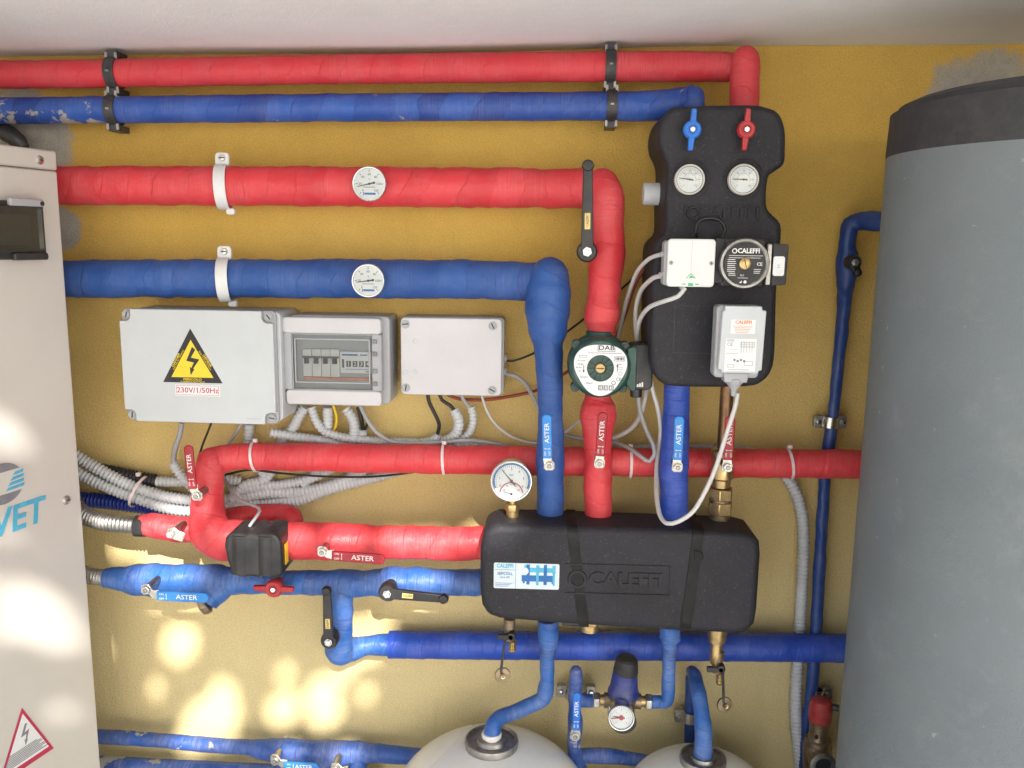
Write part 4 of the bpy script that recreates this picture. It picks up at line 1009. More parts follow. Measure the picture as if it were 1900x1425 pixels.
# circulator
t = T('circulator', 'round black circulator with brass centre screw on the pump unit', 'pump', 1382, 489, .29)
bm = B(); lathe(bm, [(40, -60), (40, -12), (46.5, -10), (47, -3), (45, 1), (41, 2), (39, .5), (38, -.5), (0, -.5)], n=56); t.part('housing', bm, 'dsteel')
bm = B(); prism(bm, rrect(-52, -34, -38, 46, 3), -60, -20); prism(bm, rrect(-40, 42, -43, 45, 6), -60, -22); t.part('flange', bm, 'blackm', bevel=2)
bm = B(); cyl(bm, 0, 0, -.4, .6, 38, 48); fc = t.part('nameplate', bm, 'ink')
bm = B(); text(bm, 'CALEFFI', 6, 23, 8.5, .8, bold=.35, sx=.95); 
b5 = B(); lathe(b5, [(3.2, .7), (4.8, .9), (4.8, .7)], (-20, 23, 0), n=18); m_ = bpy.data.meshes.new('z'); b5.to_mesh(m_); b5.free(); bm.from_mesh(m_)
box(bm, -18, -13.5, 22.4, 23.6, .7, 1)
text(bm, 'CE', 27, -1, 6, .8, bold=.1)
for i in range(2): box(bm, -30, 32 - i * 4, 14 - i * 4, 14.8 - i * 4, .7, .9)
for i in range(9): box(bm, -32 + (i > 6) * 3, -18 + (i % 3), 6.5 - i * 3.6, 7.6 - i * 3.6, .7, .9)
for i in range(3): box(bm, 17, 30 - i, -11 - i * 3.4, -10 - i * 3.4, .7, .9)
text(bm, 'N.F', -4, -22, 3.5, .8); box(bm, -12, 7, -27, -26.2, .7, .9); prism(bm, [(-9, -36), (-4, -31), (-4, -36)], .7, .9); cyl(bm, 2, -34, .7, .9, 3, 12)
t.part('lettering', bm, 'inkw', fc)
bm = B(); lathe(bm, [(0, 6), (9, 6), (11, 4.5), (11, .6)], (0, 0, 0), n=28); sc_ = t.part('centre_screw', bm, 'brass')
bm = B(); prism(bm, [(-3, 8), (-1.6, 8.3), (3, -8), (1.6, -8.3)][::-1], 6.1, 6.4); t.part('screw_slot', bm, 'ink', sc_)
bm = B(); box(bm, 42, 52, -40, 37, -55, -8); t.part('bracket', bm, 'dsteel', bevel=2)
bm = B(); prism(bm, [(52, -40), (76, -39), (79, -36), (80, 34), (78, 36), (52, 38)], -60, -4); t.part('terminal_box', bm, 'blackm', bevel=2)
bm = B(); prism(bm, rrect(53, 74, -22, 14, 4), -4, -3); s_ = t.part('sticker', bm, 'paper')
bm = B(); text(bm, '3.4', 63, -4, 4, -2.9, rot=R(-90)); t.part('lettering', bm, 'inkg', s_)
# temperature controller (tall grey)
t = T('sensor_box', 'upright pale grey transmitter box with cord at the pump unit foot', 'electrical box', 1374, 636, .30)
bm = B(); prism(bm, rrect(-44, 40, -68, 68, 8), -50, -12); t.part('body', bm, 'box3', bevel=4, segs=3)
bm = B(); prism(bm, [(-32, 68), (36, 68), (36, 61), (44, 60), (42, -51), (36, -52), (36, -56), (30, -57), (-32, -57), (-33, -51), (-39, -50), (-36, 58), (-32, 60)][::-1], -12, 2); t.part('lid', bm, 'box', bevel=2, segs=3)
bm = B(); box(bm, -20, 25, 17, 43, 2, 2.5); s1 = t.part('upper_label', bm, 'paper')
bm = B(); text(bm, 'CALEFFI', 3, 38, 6, 2.7, bold=.2); 
for i in range(5): box(bm, -15 + i, 20 - i * 2, 31 - i * 3, 31.7 - i * 3, 2.6, 2.8)
t.part('lettering', bm, 'inko', s1)
bm = B(); box(bm, -28, 29, -53, 8, 2, 2.5); s2 = t.part('lower_label', bm, 'paper')
bm = B(); text(bm, 'CE', -20, -3, 6, 2.7)
for i in range(2): box(bm, -26, -12, 5 - i * 2.2, 5.8 - i * 2.2, 2.6, 2.8)
loopframe(bm, 0, 26, -8, 2, .5, 2.6, 2.8)
for i in range(5): box(bm, 1 + i * 5, 1.5 + i * 5, -18, 2, 2.6, 2.8)
for i in range(3): box(bm, 0, 26, -6 + i * 3, -5.6 + i * 3, 2.6, 2.8)
for (a, b) in ((-26, -12), (-26, -20)): box(bm, a, -4, b, b + .5, 2.6, 2.8)
loopframe(bm, 8, 24, -42, -34, .6, 2.6, 2.8); loopframe(bm, -22, -10, -46, -40, .6, 2.6, 2.8)
for i in range(4): box(bm, -12 + i * 6, -8 + i * 6, -34 - i % 2 * 2, -30 - i % 2 * 2, 2.6, 2.8)
box(bm, -20, 18, -50.5, -49.8, 2.6, 2.8); t.part('lettering', bm, 'inkg', s2)
bm = B(); prism(bm, [(-27, -58), (20, -58), (18, -76), (-24, -76)][::-1], -36, -6); rod(bm, (-3, -70, -20), (-3, -80, -20), 17, 20, 16); 
lathe(bm, [(17, 76), (14, 80), (6, 92), (5, 104), (0, 104)], (-3, 0, -20), (0, -1, 0), 20); t.part('cord_grip', bm, 'box3', bevel=1.5)
cable('pale sensor cord hanging in a U over the deep blue pipe', [(1369, 728, .28), (1364, 755, .27), (1346, 812, .26), (1329, 865, .26), (1312, 905, .26), (1287, 948, .26), (1258, 968, .26), (1237, 971, .25), (1224, 955, .22), (1218, 915, .17), (1219, 860, .11), (1226, 800, .11), (1221, 760, .12), (1211, 725, .12), (1205, 690, .12)], 'cablew', 4.2)

# ------------------------------------------------------------------ green circulator
gp = T('green_pump', 'green round circulator pump with big white nameplate', 'pump', 1114, 683, .20)
bm = B(); lathe(bm, [(0, -90), (30, -90), (44, -60), (54, -40), (57, -30), (57, -6), (52, 0), (50, 2), (26, 2), (25, -3), (0, -3)], n=56); gp.part('motor_housing', bm, 'green')
for a in (40, 138, 222, 318):
    bm = B(); x = math.cos(R(a)) * 60; y = math.sin(R(a)) * 60; cyl(bm, x, y, -45, -20, 9, 18); lg_ = gp.part('lug', bm, 'green', bevel=2)
    bm = B(); cyl(bm, x, y, -19.8, -16, 4.5, 6); gp.part('bolt', bm, 'strap', lg_)
bm = B(); rod(bm, (0, 62, -70), (0, -52, -70), 25, 28); lathe(bm, [(0, 0), (56, 0), (60, 8), (60, 22), (56, 30), (0, 30)], (0, 0, -80), (0, 0, 1), 40); gp.part('volute', bm, 'green', bevel=2)
bm = B()
def arcp(bm, r0, r1, a0, a1, z0, z1, n=40):
    pts = [(r0 * math.cos(a0 + (a1 - a0) * i / n), r0 * math.sin(a0 + (a1 - a0) * i / n)) for i in range(n + 1)] 
    outp = [(r1(i / n) * math.cos(a0 + (a1 - a0) * i / n), r1(i / n) * math.sin(a0 + (a1 - a0) * i / n)) for i in range(n + 1)]
    for i in range(n):
        a = [bm.verts.new((*p, z)) for z in (z0, z1) for p in (pts[i], outp[i], outp[i + 1], pts[i + 1])]
        for f in ((3, 2, 1, 0), (4, 5, 6, 7), (0, 1, 5, 4), (2, 3, 7, 6)): bm.faces.new([a[k] for k in f])
arcp(bm, 25, lambda t: 48 + 4 * math.cos(2 * math.pi * t * 3 - 1.6), 0, 2 * math.pi, 2, 3, 72); npl = gp.part('nameplate', bm, 'paper')
bm = B(); text(bm, 'DAB', 10, 38, 8.5, 3.3, bold=.12, sx=1.25); loopframe(bm, -6, 26, 31.5, 44.5, .7, 3, 3.3)
box(bm, -24, 38, 28.2, 28.9, 3, 3.3)
text(bm, 'Tf 110.61', -35, 14, 2.6, 3.3); text(bm, 'IP 44', -37, 7, 3, 3.3); text(bm, 'Bo Pw', -40, 1, 2.6, 3.3); text(bm, 'n uF', -40, -6, 2.6, 3.3); text(bm, '220-230 V', -30, -17, 2.4, 3.3); text(bm, 'Class F', -20, -28, 3, 3.3)
for i in range(8): box(bm, 27 + i * 2, 27.8 + i * 2 + (i % 3) * .4, 16, 21, 3, 3.3)
loopframe(bm, 25, 44, 14, 23, .5, 3, 3.3); loopframe(bm, -40, -26, 20, 24, .5, 3, 3.3)
text(bm, 'CE', 34, -20, 5.5, 3.3); lathe(bm, [(3, 3), (4, 3.3), (4, 3)], (25, -27, 0), n=16); lathe(bm, [(3, 3), (3.6, 3.3), (3.6, 3)], (37, -9, 0), n=16)
for i in range(3): box(bm, -3 + i * 11, 6 + i * 11, -41, -31, 3, 3.25) if i == 9 else loopframe(bm, -3 + i * 10, 5 + i * 10, -41, -32, .9, 3, 3.3)
for i in range(9): box(bm, -2 + i * 3.2, -1 + i * 3.2, -40, -33, 3, 3.3)
for s in (-1, 1):
    x = s * 31; box(bm, x - .5, x + .5, -7, 6, 3, 3.3); prism(bm, [(x - 2, s * 4), (x + 2, s * 4), (x, s * 9)], 3, 3.3)
loopframe(bm, 31, 40, -2, 3, .4, 3, 3.3); text(bm, '230 V', 36, 8, 2.2, 3.3)
gp.part('lettering', bm, 'ink', npl)
bm = B()
for i in range(12):
    a = R(30 * i + 10); c, s = math.cos(a), math.sin(a)
    prism(bm, [(c * 12 - s * 1.2, s * 12 + c * 1.2), (c * 12 + s * 1.2, s * 12 - c * 1.2), (c * 24.5 + s * 1.8, s * 24.5 - c * 1.8), (c * 24.5 - s * 1.8, s * 24.5 + c * 1.8)], -3, .5)
gp.part('vent_ribs', bm, 'green')
bm = B(); lathe(bm, [(0, 5), (8, 5), (10, 3), (10, -3)], n=26); sc_ = gp.part('centre_screw', bm, 'brass')
bm = B(); box(bm, -7, 7, -.9, .9, 5.05, 5.4); gp.part('screw_slot', bm, 'ink', sc_)
bm = B(); prism(bm, [(50, 36), (60, 40), (68, 38), (68, -44), (60, -44), (50, -32)], -50, -8); gp.part('adapter', bm, 'green', bevel=2)
bm = B(); prism(bm, [(58, 42), (80, 45), (90, 42), (98, 34), (99, -36), (92, -42), (60, -42)], -70, -12); tb = gp.part('terminal_box', bm, 'blackm', bevel=3, segs=3)
bm = B(); box(bm, 80, 81, -40, 42, -12, -11.4); gp.part('seam', bm, 'ink', tb)
bm = B()
for i in range(3): box(bm, 70 + i * 4.2, 73 + i * 4.2, -36, -31 + i * 2, -12, -11.2)
gp.part('tick_print', bm, 'inkw', tb)
bm = B(); rod(bm, (72, -40, -40), (72, -60, -40), 12, 20, 11); gp.part('cable_gland', bm, 'black', bevel=1)

# ------------------------------------------------------------------ white vessels
def vessel(px, py, d, r, Rm, H, fl, label):
    o = W(px, py, d); t = T('expansion_vessel', label, 'vessel', px, py, d, origin=Vector((o.x, o.y, 0)), group='white expansion vessels')
    zt = o.z; prof_ = [(0, .05), (Rm * .7, .05), (Rm, .12), (Rm, zt - H)]
    for i in range(1, 15):
        a = R(90 * i / 15); prof_.append((Rm * math.cos(a), zt - H + H * math.sin(a)))
    prof_.append((0, zt))
    c0 = Vector((o.x, o.y, 0)); bm = B(); lathe(bm, prof_, c0, (0, 0, 1), 96); t.part('shell', bm, 'enamel', world=True, sharp=60)
    k = mpp(px, py, d); f = fl * k
    bm = B(); lathe(bm, [(f * .62, -.004), (f, -.004), (f * 1.02, .004), (f, .010), (f * .93, .011), (f * .88, .006), (f * .62, .006), (f * .55, .012), (f * .3, .012), (f * .3, -.004)], c0 + Vector((0, 0, zt)), (0, 0, 1), 56); t.part('flange', bm, 'dsteel', world=True)
    bm = B(); lathe(bm, [(f * .42, .0), (f * .42, .008), (f * .36, .012), (f * .36, .016), (0, .016)], c0 + Vector((0, 0, zt)), (0, 0, 1), 40); t.part('connector', bm, 'steel', world=True)
    bm = B(); lathe(bm, [(f * .37, .014), (f * .38, .019), (f * .36, .023), (0, .023)], c0 + Vector((0, 0, zt)), (0, 0, 1), 40); t.part('thread_seal', bm, 'inkw', world=True)
    for i, (a, b) in enumerate(((0, 0),)): pass
vessel(912, 1379, .20, 0, .200, .150, 49, 'bigger white round vessel with steel flange, bottom centre')
vessel(1304, 1411, .20, 0, .150, .105, 42, 'smaller white round vessel with steel flange, bottom right of centre')

# ------------------------------------------------------------------ pressure reducer
pr = T('pressure_reducer', 'pressure reducer with navy bonnet and brass body above the vessels', 'valve', 1155, 1300, .12)
bm = B(); lathe(bm, [(0, -34), (14, -34), (20, -26), (25, -8), (27, 6), (27, 20), (24, 24), (0, 24)], (0, 0, 0), (.02, 1, 0), 32); rod(bm, (-34, 0, 0), (34, 0, 0), 14, 24); pr.part('body', bm, 'brassd')
bm = B(); lathe(bm, [(0, 14), (29, 14), (29, 20), (27, 25), (26, 27), (22, 62), (0, 62)], (0, 0, 0), (.05, 1, .04), 36); bn = pr.part('bonnet', bm, 'navy')
bm = B(); lathe(bm, [(22.5, 58), (23, 62), (20, 84), (16, 88), (0, 89)], (0, 0, 0), (.06, 1, .04), 24); pr.part('cap', bm, 'blackm', bn, sharp=20)
for s in (-1, 1):
    bm = B(); rod(bm, (s * 30, 0, 0), (s * 44, 0, 0), 10, 20); pr.part('tailpiece', bm, 'brass')
    bm = B(); lathe(bm, [(0, 0), (14, 0), (15, 2), (15, 10), (14, 12), (0, 12)], (s * 42 if s > 0 else -54, 0, 0), (1, 0, 0), 6); pr.part('union_nut', bm, 'steel', bevel=1)
bm = B(); text(bm, 'FS', 2, 14, 7, 27.5, sx=1.1); pr.part('lettering', bm, 'brass')
bm = B(); rod(bm, (-2, -10, 10), (-2, -13, 52), 22, 36, 23); pr.part('gauge_collar', bm, 'black')
gauge(1153, 1332, .19, 25, 'round gauge with red needle on the pressure reducer', 'reducer', 172, 26, tiltx=R(-8))

# ------------------------------------------------------------------ drain taps
def drain(px, py, label, sh, ch, d=.14):
    t = T('drain_tap', label, 'tap', px, py, d, group='drain taps under the manifold')
    bm = B(); lathe(bm, [(0, 30), (11, 30), (11, 12), (9, 10), (10, -8), (9, -12), (0, -12)], (0, 0, 0), (0, 1, 0), 20); t.part('body', bm, 'brassd')
    bm = B(); lathe(bm, [(0, -12), (6, -12), (8, -14), (5.5, -17), (7.5, -20), (5.5, -23), (7.5, -26), (5.5, -29), (7.5, -32), (5, -36), (0, -36)], (6, 0, 0), (0, 1, 0), 18); t.part('hose_barb', bm, 'brass')
    bm = B(); lathe(bm, [(0, 0), (8, 0), (8, 16), (6, 18), (0, 18)], (4, 2, 0), (0, 0, 1), 18); prism(bm, rrect(-22, 8, -4, 6, 2), 10, 18); t.part('handle', bm, 'black', bevel=1.2)
    cx_, cy_ = ch
    bm = B(); k0 = Vector((sh, -14, 6)); P = [(Vector((sh, 2, 12)), 2.4), (k0, 2.4), (Vector((cx_, cy_ + 12, 4)), 2.4), (Vector((cx_, cy_, 4)), 3)]
    tube(bm, P, 4, 10); t.part('chain_strap', bm, 'strap', recalc=False)
    bm = B(); lathe(bm, [(0, -4), (14, -4), (15, -2), (14, 1), (9, 1.5), (5, 2), (5, 6), (0, 6)], (cx_ + 3, cy_ - 3, 4), (.15, .1, 1), 24); cp = t.part('cap', bm, 'brassd')
    bm = B(); lathe(bm, [(2.4, 6), (4.2, 6.5), (4.2, 6)], (cx_ + 3, cy_ - 3, 5), (.15, .1, 1), 16); t.part('cap_screw', bm, 'brass', cp)
drain(945, 1176, 'drain tap under the left end of the manifold', -8, (-14, -78))
t2 = T('brass_outlet', 'tall brass outlet under the right end of the manifold', 'pipe fitting', 1330, 1190, .14)
bm = B(); lathe(bm, [(0, 36), (18, 36), (18, 22), (16, 0), (11, -1), (11, -22), (12, -26), (10, -34), (10, -44), (0, -44)], (0, 0, 0), (0, 1, 0), 24); t2.part('body', bm, 'brass')
drain(1331, 1236, 'drain tap hanging from the tall brass outlet', 10, (14, -72))

# ------------------------------------------------------------------ safety valve
sv = T('safety_valve', 'dusty brass safety valve with red cap beside the tank foot', 'valve', 1520, 1345, .08)
bm = B(); lathe(bm, [(0, -36), (24, -36), (24, -28), (19, -26), (17, -18), (18, 0), (19, 8), (0, 8)], (0, 0, 0), (0, 1, 0), 30); sv.part('body', bm, 'brassd')
bm = B(); lathe(bm, [(0, 8), (20, 8), (21, 10), (21, 36), (18, 50), (10, 54), (0, 54)], (0, 0, 0), (.02, 1, 0), 14); sv.part('cap', bm, 'leafred', bevel=1)
bm = B(); lathe(bm, [(0, -100), (22, -100), (26, -60), (26, -40), (22, -36), (0, -36)], (0, 0, 0), (0, 1, 0), 30); rod(bm, (0, -58, 0), (0, -58, 34), 22, 30); sv.part('outlet_body', bm, 'brassd')
bm = B(); lathe(bm, [(16, 34), (22, 34), (24, 38), (20, 39), (15, 39), (14, 30)], (0, -58, 0), (0, 0, 1), 30); sv.part('outlet_ring', bm, 'dsteel')
bm = B(); cyl(bm, 0, -58, 34.2, 34.8, 16, 26); sv.part('bore', bm, 'ink')
bm = B(); rod(bm, (16, 40, 4), (30, 40, 10), 6, 12); sv.part('knob', bm, 'strap')
bm = B(); cyl(bm, -10, -14, 17, 20, 3.5, 6); sv.part('screw', bm, 'ink')

# ------------------------------------------------------------------ conduits and hoses
steelH = 'braided steel hoses'
conduit('corrugated steel hose feeding the short red pipe', [(80, 905, .06), (108, 912, .07), (135, 930, .09), (150, 952, .10), (185, 967, .11), (225, 972, .12), (268, 975, .12)], 'dsteel', 15, 'corrugated steel hoses', 'steel_hose', .0075, cat='hose', amp=.12)
conduit('corrugated steel hose feeding the wrapped blue pipe', [(95, 1030, .08), (130, 1053, .09), (165, 1068, .11), (200, 1072, .12)], 'dsteel', 14, 'corrugated steel hoses', 'steel_hose', .007, cat='hose', amp=.12)
pipe('pipe_collar', 'black rubber sleeve where the steel hose meets the red pipe', 'sleeve', [(253, 975, .12, 19), (272, 976, .12, 20)], 'black', bumpy=.05)
conduit('upper grey conduit sweeping down from the cabinet', [(100, 820, .06), (132, 840, .055), (165, 860, .05), (215, 888, .05), (262, 908, .05), (310, 922, .045), (360, 928, .04), (430, 926, .03), (490, 915, .025), (560, 912, .022), (620, 898, .022), (680, 870, .022)], r=10)
conduit('lower grey conduit of the bundle beside the cabinet', [(100, 845, .05), (130, 868, .05), (170, 890, .05), (220, 912, .05), (265, 928, .05), (310, 943, .045), (360, 948, .04), (430, 940, .03), (500, 936, .028), (560, 926, .025), (620, 905, .022), (700, 884, .022), (760, 865, .02)], r=10)
conduit('grey conduit with black wrapped end running to the red elbow', [(285, 893, .03), (330, 894, .03), (380, 893, .028), (420, 890, .022), (450, 893, .02)], r=9)
conduit('black corrugated conduit piece beside the cabinet', [(190, 873, .025), (225, 880, .03), (262, 888, .03), (293, 893, .03)], 'kconduit', 11.5, None)
conduit('deep blue corrugated conduit emerging from behind the cabinet', [(90, 922, .03), (140, 926, .03), (190, 930, .03), (240, 936, .03), (300, 943, .028), (360, 940, .022)], 'bconduit', 12.5, None)
conduit('grey conduit dropping from the warning box bottom', [(462, 785, .03), (462, 810, .025), (463, 850, .022), (490, 885, .022), (455, 900, .03), (432, 925, .035), (425, 940, .03)], r=9)
conduit('short grey conduit beside the upright red lever', [(321, 858, .04), (330, 874, .04), (345, 892, .04), (362, 910, .035)], r=8.5)
conduit('grey conduit leaving the warning box along the red pipe', [(503, 803, .05), (540, 809, .045), (590, 816, .035), (640, 824, .03), (720, 830, .022), (800, 830, .02)], r=8.5)
conduit('first grey conduit under the breaker box from the left', [(566, 755, .04), (555, 772, .04), (545, 792, .035), (530, 812, .03), (512, 840, .022), (500, 880, .022), (470, 905, .022), (435, 918, .02)], r=9)
conduit('grey conduit curving from the breaker box towards the right', [(578, 755, .04), (586, 780, .04), (602, 800, .04), (640, 812, .04), (700, 818, .035), (770, 821, .03), (860, 826, .025), (960, 836, .02)], r=7.5)
conduit('short upright grey conduit under the breaker box', [(608, 755, .035), (608, 790, .03), (602, 830, .02), (590, 870, .02), (560, 900, .02)], r=9)
conduit('thick grey conduit bending under the breaker box', [(642, 758, .04), (652, 772, .04), (658, 792, .035), (656, 815, .03), (650, 850, .02)], r=9)
conduit('grey conduit stub holding two black wires', [(673, 796, .03), (673, 822, .025), (670, 850, .02)], r=8.5)
conduit('grey conduit catching the left black wire under the plain box', [(813, 806, .035), (808, 814, .035), (792, 820, .03), (765, 823, .028), (725, 824, .024), (680, 826, .022), (640, 840, .02)], r=7.5)
conduit('thick curved grey conduit under the plain box', [(842, 760, .045), (850, 775, .045), (851, 792, .04), (843, 808, .035), (825, 818, .03), (790, 824, .025), (740, 828, .02)], r=9)
conduit('thin curved grey conduit under the plain box', [(874, 755, .04), (878, 772, .04), (876, 792, .035), (866, 808, .03), (845, 818, .028), (810, 823, .022)], r=7)
conduit('right hand grey conduit below the red pipe, upper strand', [(430, 912, .03), (480, 903, .028), (530, 898, .025), (575, 888, .022), (620, 868, .02)], r=8.5)
conduit('thin grey conduit above the long red pipe near the risers', [(1100, 830, .025), (1180, 830, .025), (1240, 829, .025), (1330, 829, .025), (1400, 835, .022)], r=5)
conduit('upright grey conduit hanging by the tank from the red pipe', [(1440, 872, .03), (1460, 886, .035), (1477, 915, .035), (1489, 960, .035), (1491, 1020, .035), (1488, 1090, .035), (1483, 1180, .022), (1477, 1290, .03), (1478, 1350, .03), (1487, 1440, .03)], r=10, pitch=.0085)
# cables
cable('grey cable from the warning box into a short conduit', [(337, 785, .06), (334, 805, .06), (326, 830, .055), (322, 850, .045), (324, 868, .04)], 'cableg', 5)
cable('thin black wire behind the upright red lever', [(392, 785, .05), (384, 805, .05), (376, 825, .05), (370, 845, .06)], 'cablek', 2)
cable('black wire sagging below the long red pipe', [(400, 885, .05), (430, 878, .05), (465, 872, .05), (520, 878, .05), (600, 884, .05), (680, 885, .05), (740, 880, .045), (790, 872, .04)], 'cablek', 2)
cable('grey wire beside the warning box conduit', [(448, 785, .04), (440, 800, .04), (425, 822, .035), (415, 840, .03)], 'cableg', 3)
cable('yellow wire under the breaker box', [(618, 752, .035), (624, 770, .035), (623, 790, .03), (612, 812, .025)], 'cabley2', 2.6)
cable('black wire dropping from the breaker box', [(664, 755, .04), (670, 775, .04), (674, 800, .03)], 'cablek', 4)
cable('second black wire leaning from the breaker box', [(668, 755, .04), (684, 780, .04), (680, 790, .04), (676, 800, .03)], 'cablek', 2.5)
cable('grey cable swinging right from the breaker box', [(668, 752, .05), (682, 780, .055), (700, 803, .055), (730, 820, .05), (790, 822, .055), (860, 817, .05), (900, 820, .04), (950, 830, .03)], 'cableg', 4)
cable('left black wire under the plain box', [(793, 722, .045), (796, 745, .045), (808, 770, .045), (815, 788, .04), (811, 808, .035)], 'cablek', 3.6)
cable('right black wire under the plain box', [(812, 722, .045), (820, 742, .045), (835, 752, .045), (845, 764, .045)], 'cablek', 3.4)
cable('short grey cable under the plain box', [(853, 722, .04), (860, 742, .04), (874, 758, .04)], 'cableg', 3.6)
cable('brown red cable running from the plain box towards the pump', [(830, 732, .03), (850, 740, .03), (900, 742, .025), (960, 733, .02), (1000, 722, .02), (1060, 685, .02), (1100, 660, .02)], 'cabler', 3)
cable('pale cable dropping right of the plain box', [(893, 728, .03), (898, 748, .03), (912, 778, .03), (940, 805, .03), (975, 820, .03), (1000, 822, .03), (1040, 808, .03), (1075, 780, .03), (1100, 755, .03)], 'cablew', 2.6)
cable('grey cable leaving the right side of the plain box', [(932, 694, .04), (955, 697, .04), (975, 712, .04), (990, 738, .035), (1010, 775, .03), (1045, 805, .03), (1085, 815, .03), (1130, 818, .05), (1165, 830, .09), (1190, 848, .12), (1205, 856, .125), (1214, 845, .125), (1212, 825, .12), (1200, 800, .11), (1188, 765, .12), (1184, 735, .14)], 'cableg', 4)
cable('thin black cable crossing behind the blue and red risers', [(930, 669, .03), (950, 670, .03), (975, 662, .03), (1010, 645, .025), (1060, 610, .02), (1110, 570, .02), (1160, 530, .02), (1200, 495, .03), (1240, 480, .05)], 'cablek', 2)
cable('upper white cable leaving the relay box', [(1234, 470, .26), (1205, 480, .22), (1182, 505, .16), (1165, 550, .10), (1155, 590, .08), (1145, 640, .05)], 'cablew', 4)
cable('brown red cable beside the white relay cables', [(1225, 482, .10), (1195, 500, .10), (1177, 530, .09), (1162, 575, .08), (1148, 615, .05), (1140, 640, .04)], 'cabler', 4)
cable('middle white cable leaving the relay box', [(1232, 511, .26), (1212, 516, .23), (1190, 538, .17), (1180, 575, .13), (1181, 620, .12), (1187, 650, .12), (1200, 700, .09), (1196, 745, .09), (1180, 785, .07), (1150, 808, .05), (1110, 822, .03)], 'cablew', 4.5)
cable('lower white cable leaving the relay box', [(1271, 534, .27), (1258, 550, .27), (1235, 558, .26), (1205, 570, .22), (1188, 592, .17), (1182, 625, .14), (1186, 655, .12)], 'cablew', 4.2)
cable('green and yellow wire behind the conduit bundle', [(290, 900, .025), (330, 900, .022), (380, 908, .02), (420, 915, .02)], 'cabley', 2.4)

# ------------------------------------------------------------------ sun, sky and the tree that dapples the light
EL, AZ = R(33), R(16)
S = Vector((math.sin(AZ) * math.cos(EL), -math.cos(AZ) * math.cos(EL), math.sin(EL)))
sl_ = bpy.data.lights.new('sun', 'SUN'); sl_.energy = 5; sl_.angle = R(.53); sl_.color = (1, .95, .88)
so = bpy.data.objects.new('sun', sl_); COL.objects.link(so); so.rotation_euler = S.to_track_quat('Z', 'Y').to_euler()
w = bpy.data.worlds.new('World'); sc.world = w; w.use_nodes = True; nt = w.node_tree
sky = nt.nodes.new('ShaderNodeTexSky'); sky.sky_type = 'NISHITA'; sky.sun_disc = False; sky.sun_elevation = EL
sky.sun_rotation = math.atan2(S.x, S.y); sky.dust_density = 2.5; sky.air_density = 1.0
hs = nt.nodes.new('ShaderNodeHueSaturation'); hs.inputs['Saturation'].default_value = .62
nt.links.new(sky.outputs[0], hs.inputs['Color']); nt.links.new(hs.outputs[0], nt.nodes['Background'].inputs[0])
nt.nodes['Background'].inputs[1].default_value = .135

LT = 6.0
tgt = W(420, 1150, 0); TC = tgt + S * LT
# holes between the leaves: (px, py, distance from wall, hole radius in m, strength)
HO = [(335, 1192, 0, .030), (525, 1318, 0, .026), (600, 1290, 0, .030), (603, 1320, 0, .028), (385, 1335, 0, .034), (405, 1350, 0, .034), (360, 1368, 0, .030), (420, 1318, 0, .022),
      (680, 1288, 0, .012), (290, 1275, 0, .010), (405, 1275, 0, .012), (425, 1285, 0, .010), (530, 1250, 0, .012), (640, 1240, 0, .016), (180, 1200, 0, .014),
      (230, 1010, 0, .022), (290, 1030, 0, .032), (340, 1048, 0, .030), (640, 990, .14, .020), (755, 1000, .14, .028), (830, 985, .14, .020), (300, 1060, .13, .018), (340, 1062, .13, .022), (270, 1072, .14, .016),
      (740, 1075, .13, .018), (800, 1078, .13, .016), (690, 1180, .05, .026), (650, 1172, 0, .020), (700, 1165, 0, .018), (310, 945, .08, .012), (340, 962, .12, .022), (925, 965, .18, .026), (900, 975, .18, .016), (470, 995, .13, .013), (430, 985, .13, .013), (545, 1000, .13, .012),
      (640, 1405, .06, .016), (540, 1400, .06, .012)]
HF = [(4, 800, .022), (55, 1125, .036), (80, 1145, .034), (85, 1175, .024), (5, 990, .010), (125, 1180, .018), (120, 1320, .012), (0, 1170, .012)]
HOLES = [(W(a, b, c), h * (1.1 if c == 0 else 1.5)) for a, b, c, h in HO] + [(PF(a, b), h) for a, b, h in HF]
Xs, Ys = frame_of(S)
tr = bpy.data.objects.new('tree', None); COL.objects.link(tr); tr.location = (TC.x, TC.y, 0); ORG[tr.name] = Vector((TC.x, TC.y, 0))
tag(tr, 'leafy garden tree outside the frame that dapples the sunlight on the wall', 'tree')
bm = B(); rnd = random.Random(3)
n_leaf = 0
pr2 = [((h - TC).dot(Xs), (h - TC).dot(Ys), r) for h, r in HOLES]
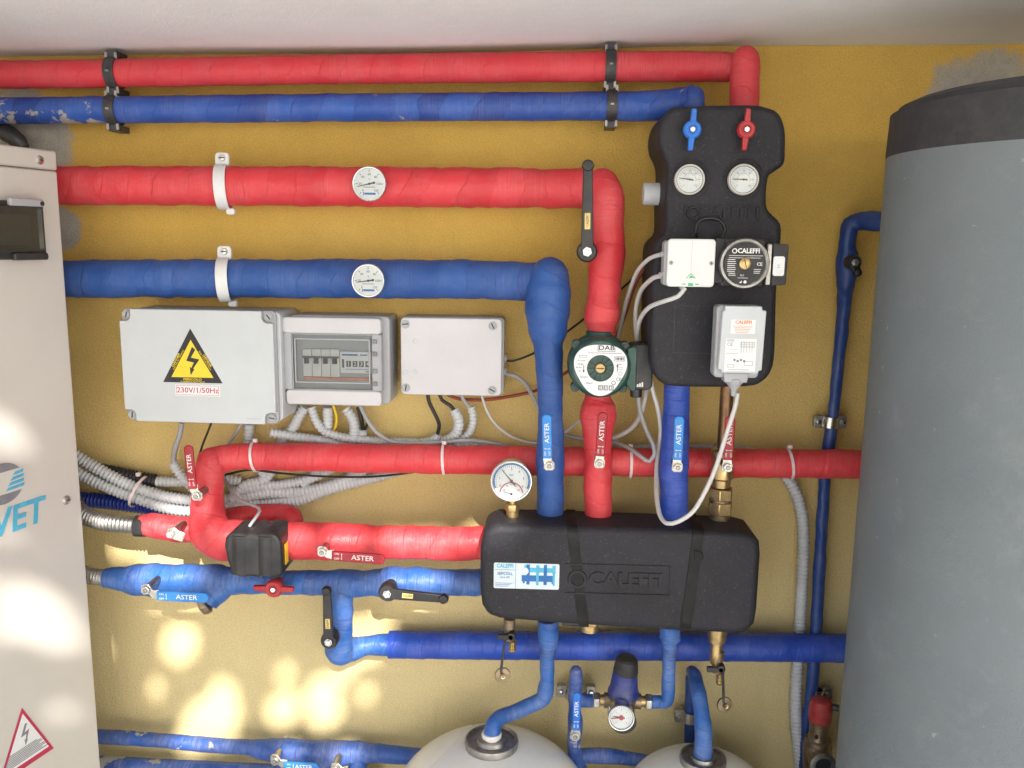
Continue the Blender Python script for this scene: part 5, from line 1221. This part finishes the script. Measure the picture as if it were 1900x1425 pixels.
while n_leaf < 34000:
    q = Vector((rnd.uniform(-1, 1), rnd.uniform(-1, 1), rnd.uniform(-1, 1)))
    if q.length > 1: continue
    p = TC + Vector((q.x * 2.3, q.y * 1.0, q.z * 1.8)); a, b = (p - TC).dot(Xs), (p - TC).dot(Ys)
    L_ = rnd.uniform(.030, .052)
    near = any((a - hx) ** 2 + (b - hy) ** 2 < (hr + .09) ** 2 for hx, hy, hr in pr2)
    n_leaf += 1
    for rep in range(6 if near else 1):
        if near:
            pq = p + Vector((rnd.uniform(-.05, .05), rnd.uniform(-.05, .05), rnd.uniform(-.05, .05))); lq = L_ * .45
        else: pq, lq = p, L_
        nv = Vector((rnd.gauss(0, 1), rnd.gauss(0, 1), rnd.gauss(0, 1))).normalized(); nv = (nv * .6 + S * (1 if nv.dot(S) > 0 else -1)).normalized()
        x_, y_ = frame_of(nv); an = rnd.uniform(0, 6.28); X_ = x_ * math.cos(an) + y_ * math.sin(an); Y_ = nv.cross(X_)
        vsl = [pq + X_ * lq * c + Y_ * lq * s for c, s in ((-1, 0), (-.3, .5), (.4, .42), (1, 0), (.4, -.42), (-.3, -.5))]
        if near:
            uv_ = [((v - TC).dot(Xs), (v - TC).dot(Ys)) for v in vsl + [pq]]
            if any(min((x - hx) ** 2 + (y - hy) ** 2 for x, y in uv_) < hr * hr for hx, hy, hr in pr2): continue
        bm.faces.new([bm.verts.new(v) for v in vsl])
mk('crown', bm, 'leaf', tr, smooth=False, recalc=False)
bm = B(); base = Vector((TC.x, TC.y, 0))
tube(bm, [(base, .16), (base + Vector((.05, 0, 1.5)), .13), (base + Vector((-.03, .05, 3)), .11), (base + Vector((0, 0, TC.z - .8)), .06)], .2, 12)
mk('trunk', bm, 'bark', tr, recalc=False)

# ------------------------------------------------------------------ render settings
sc.view_settings.view_transform = 'Standard'; sc.view_settings.look = 'None'; sc.view_settings.gamma = 1
sc.view_settings.exposure = 1.06
sc.render.resolution_x = 1024; sc.render.resolution_y = 768
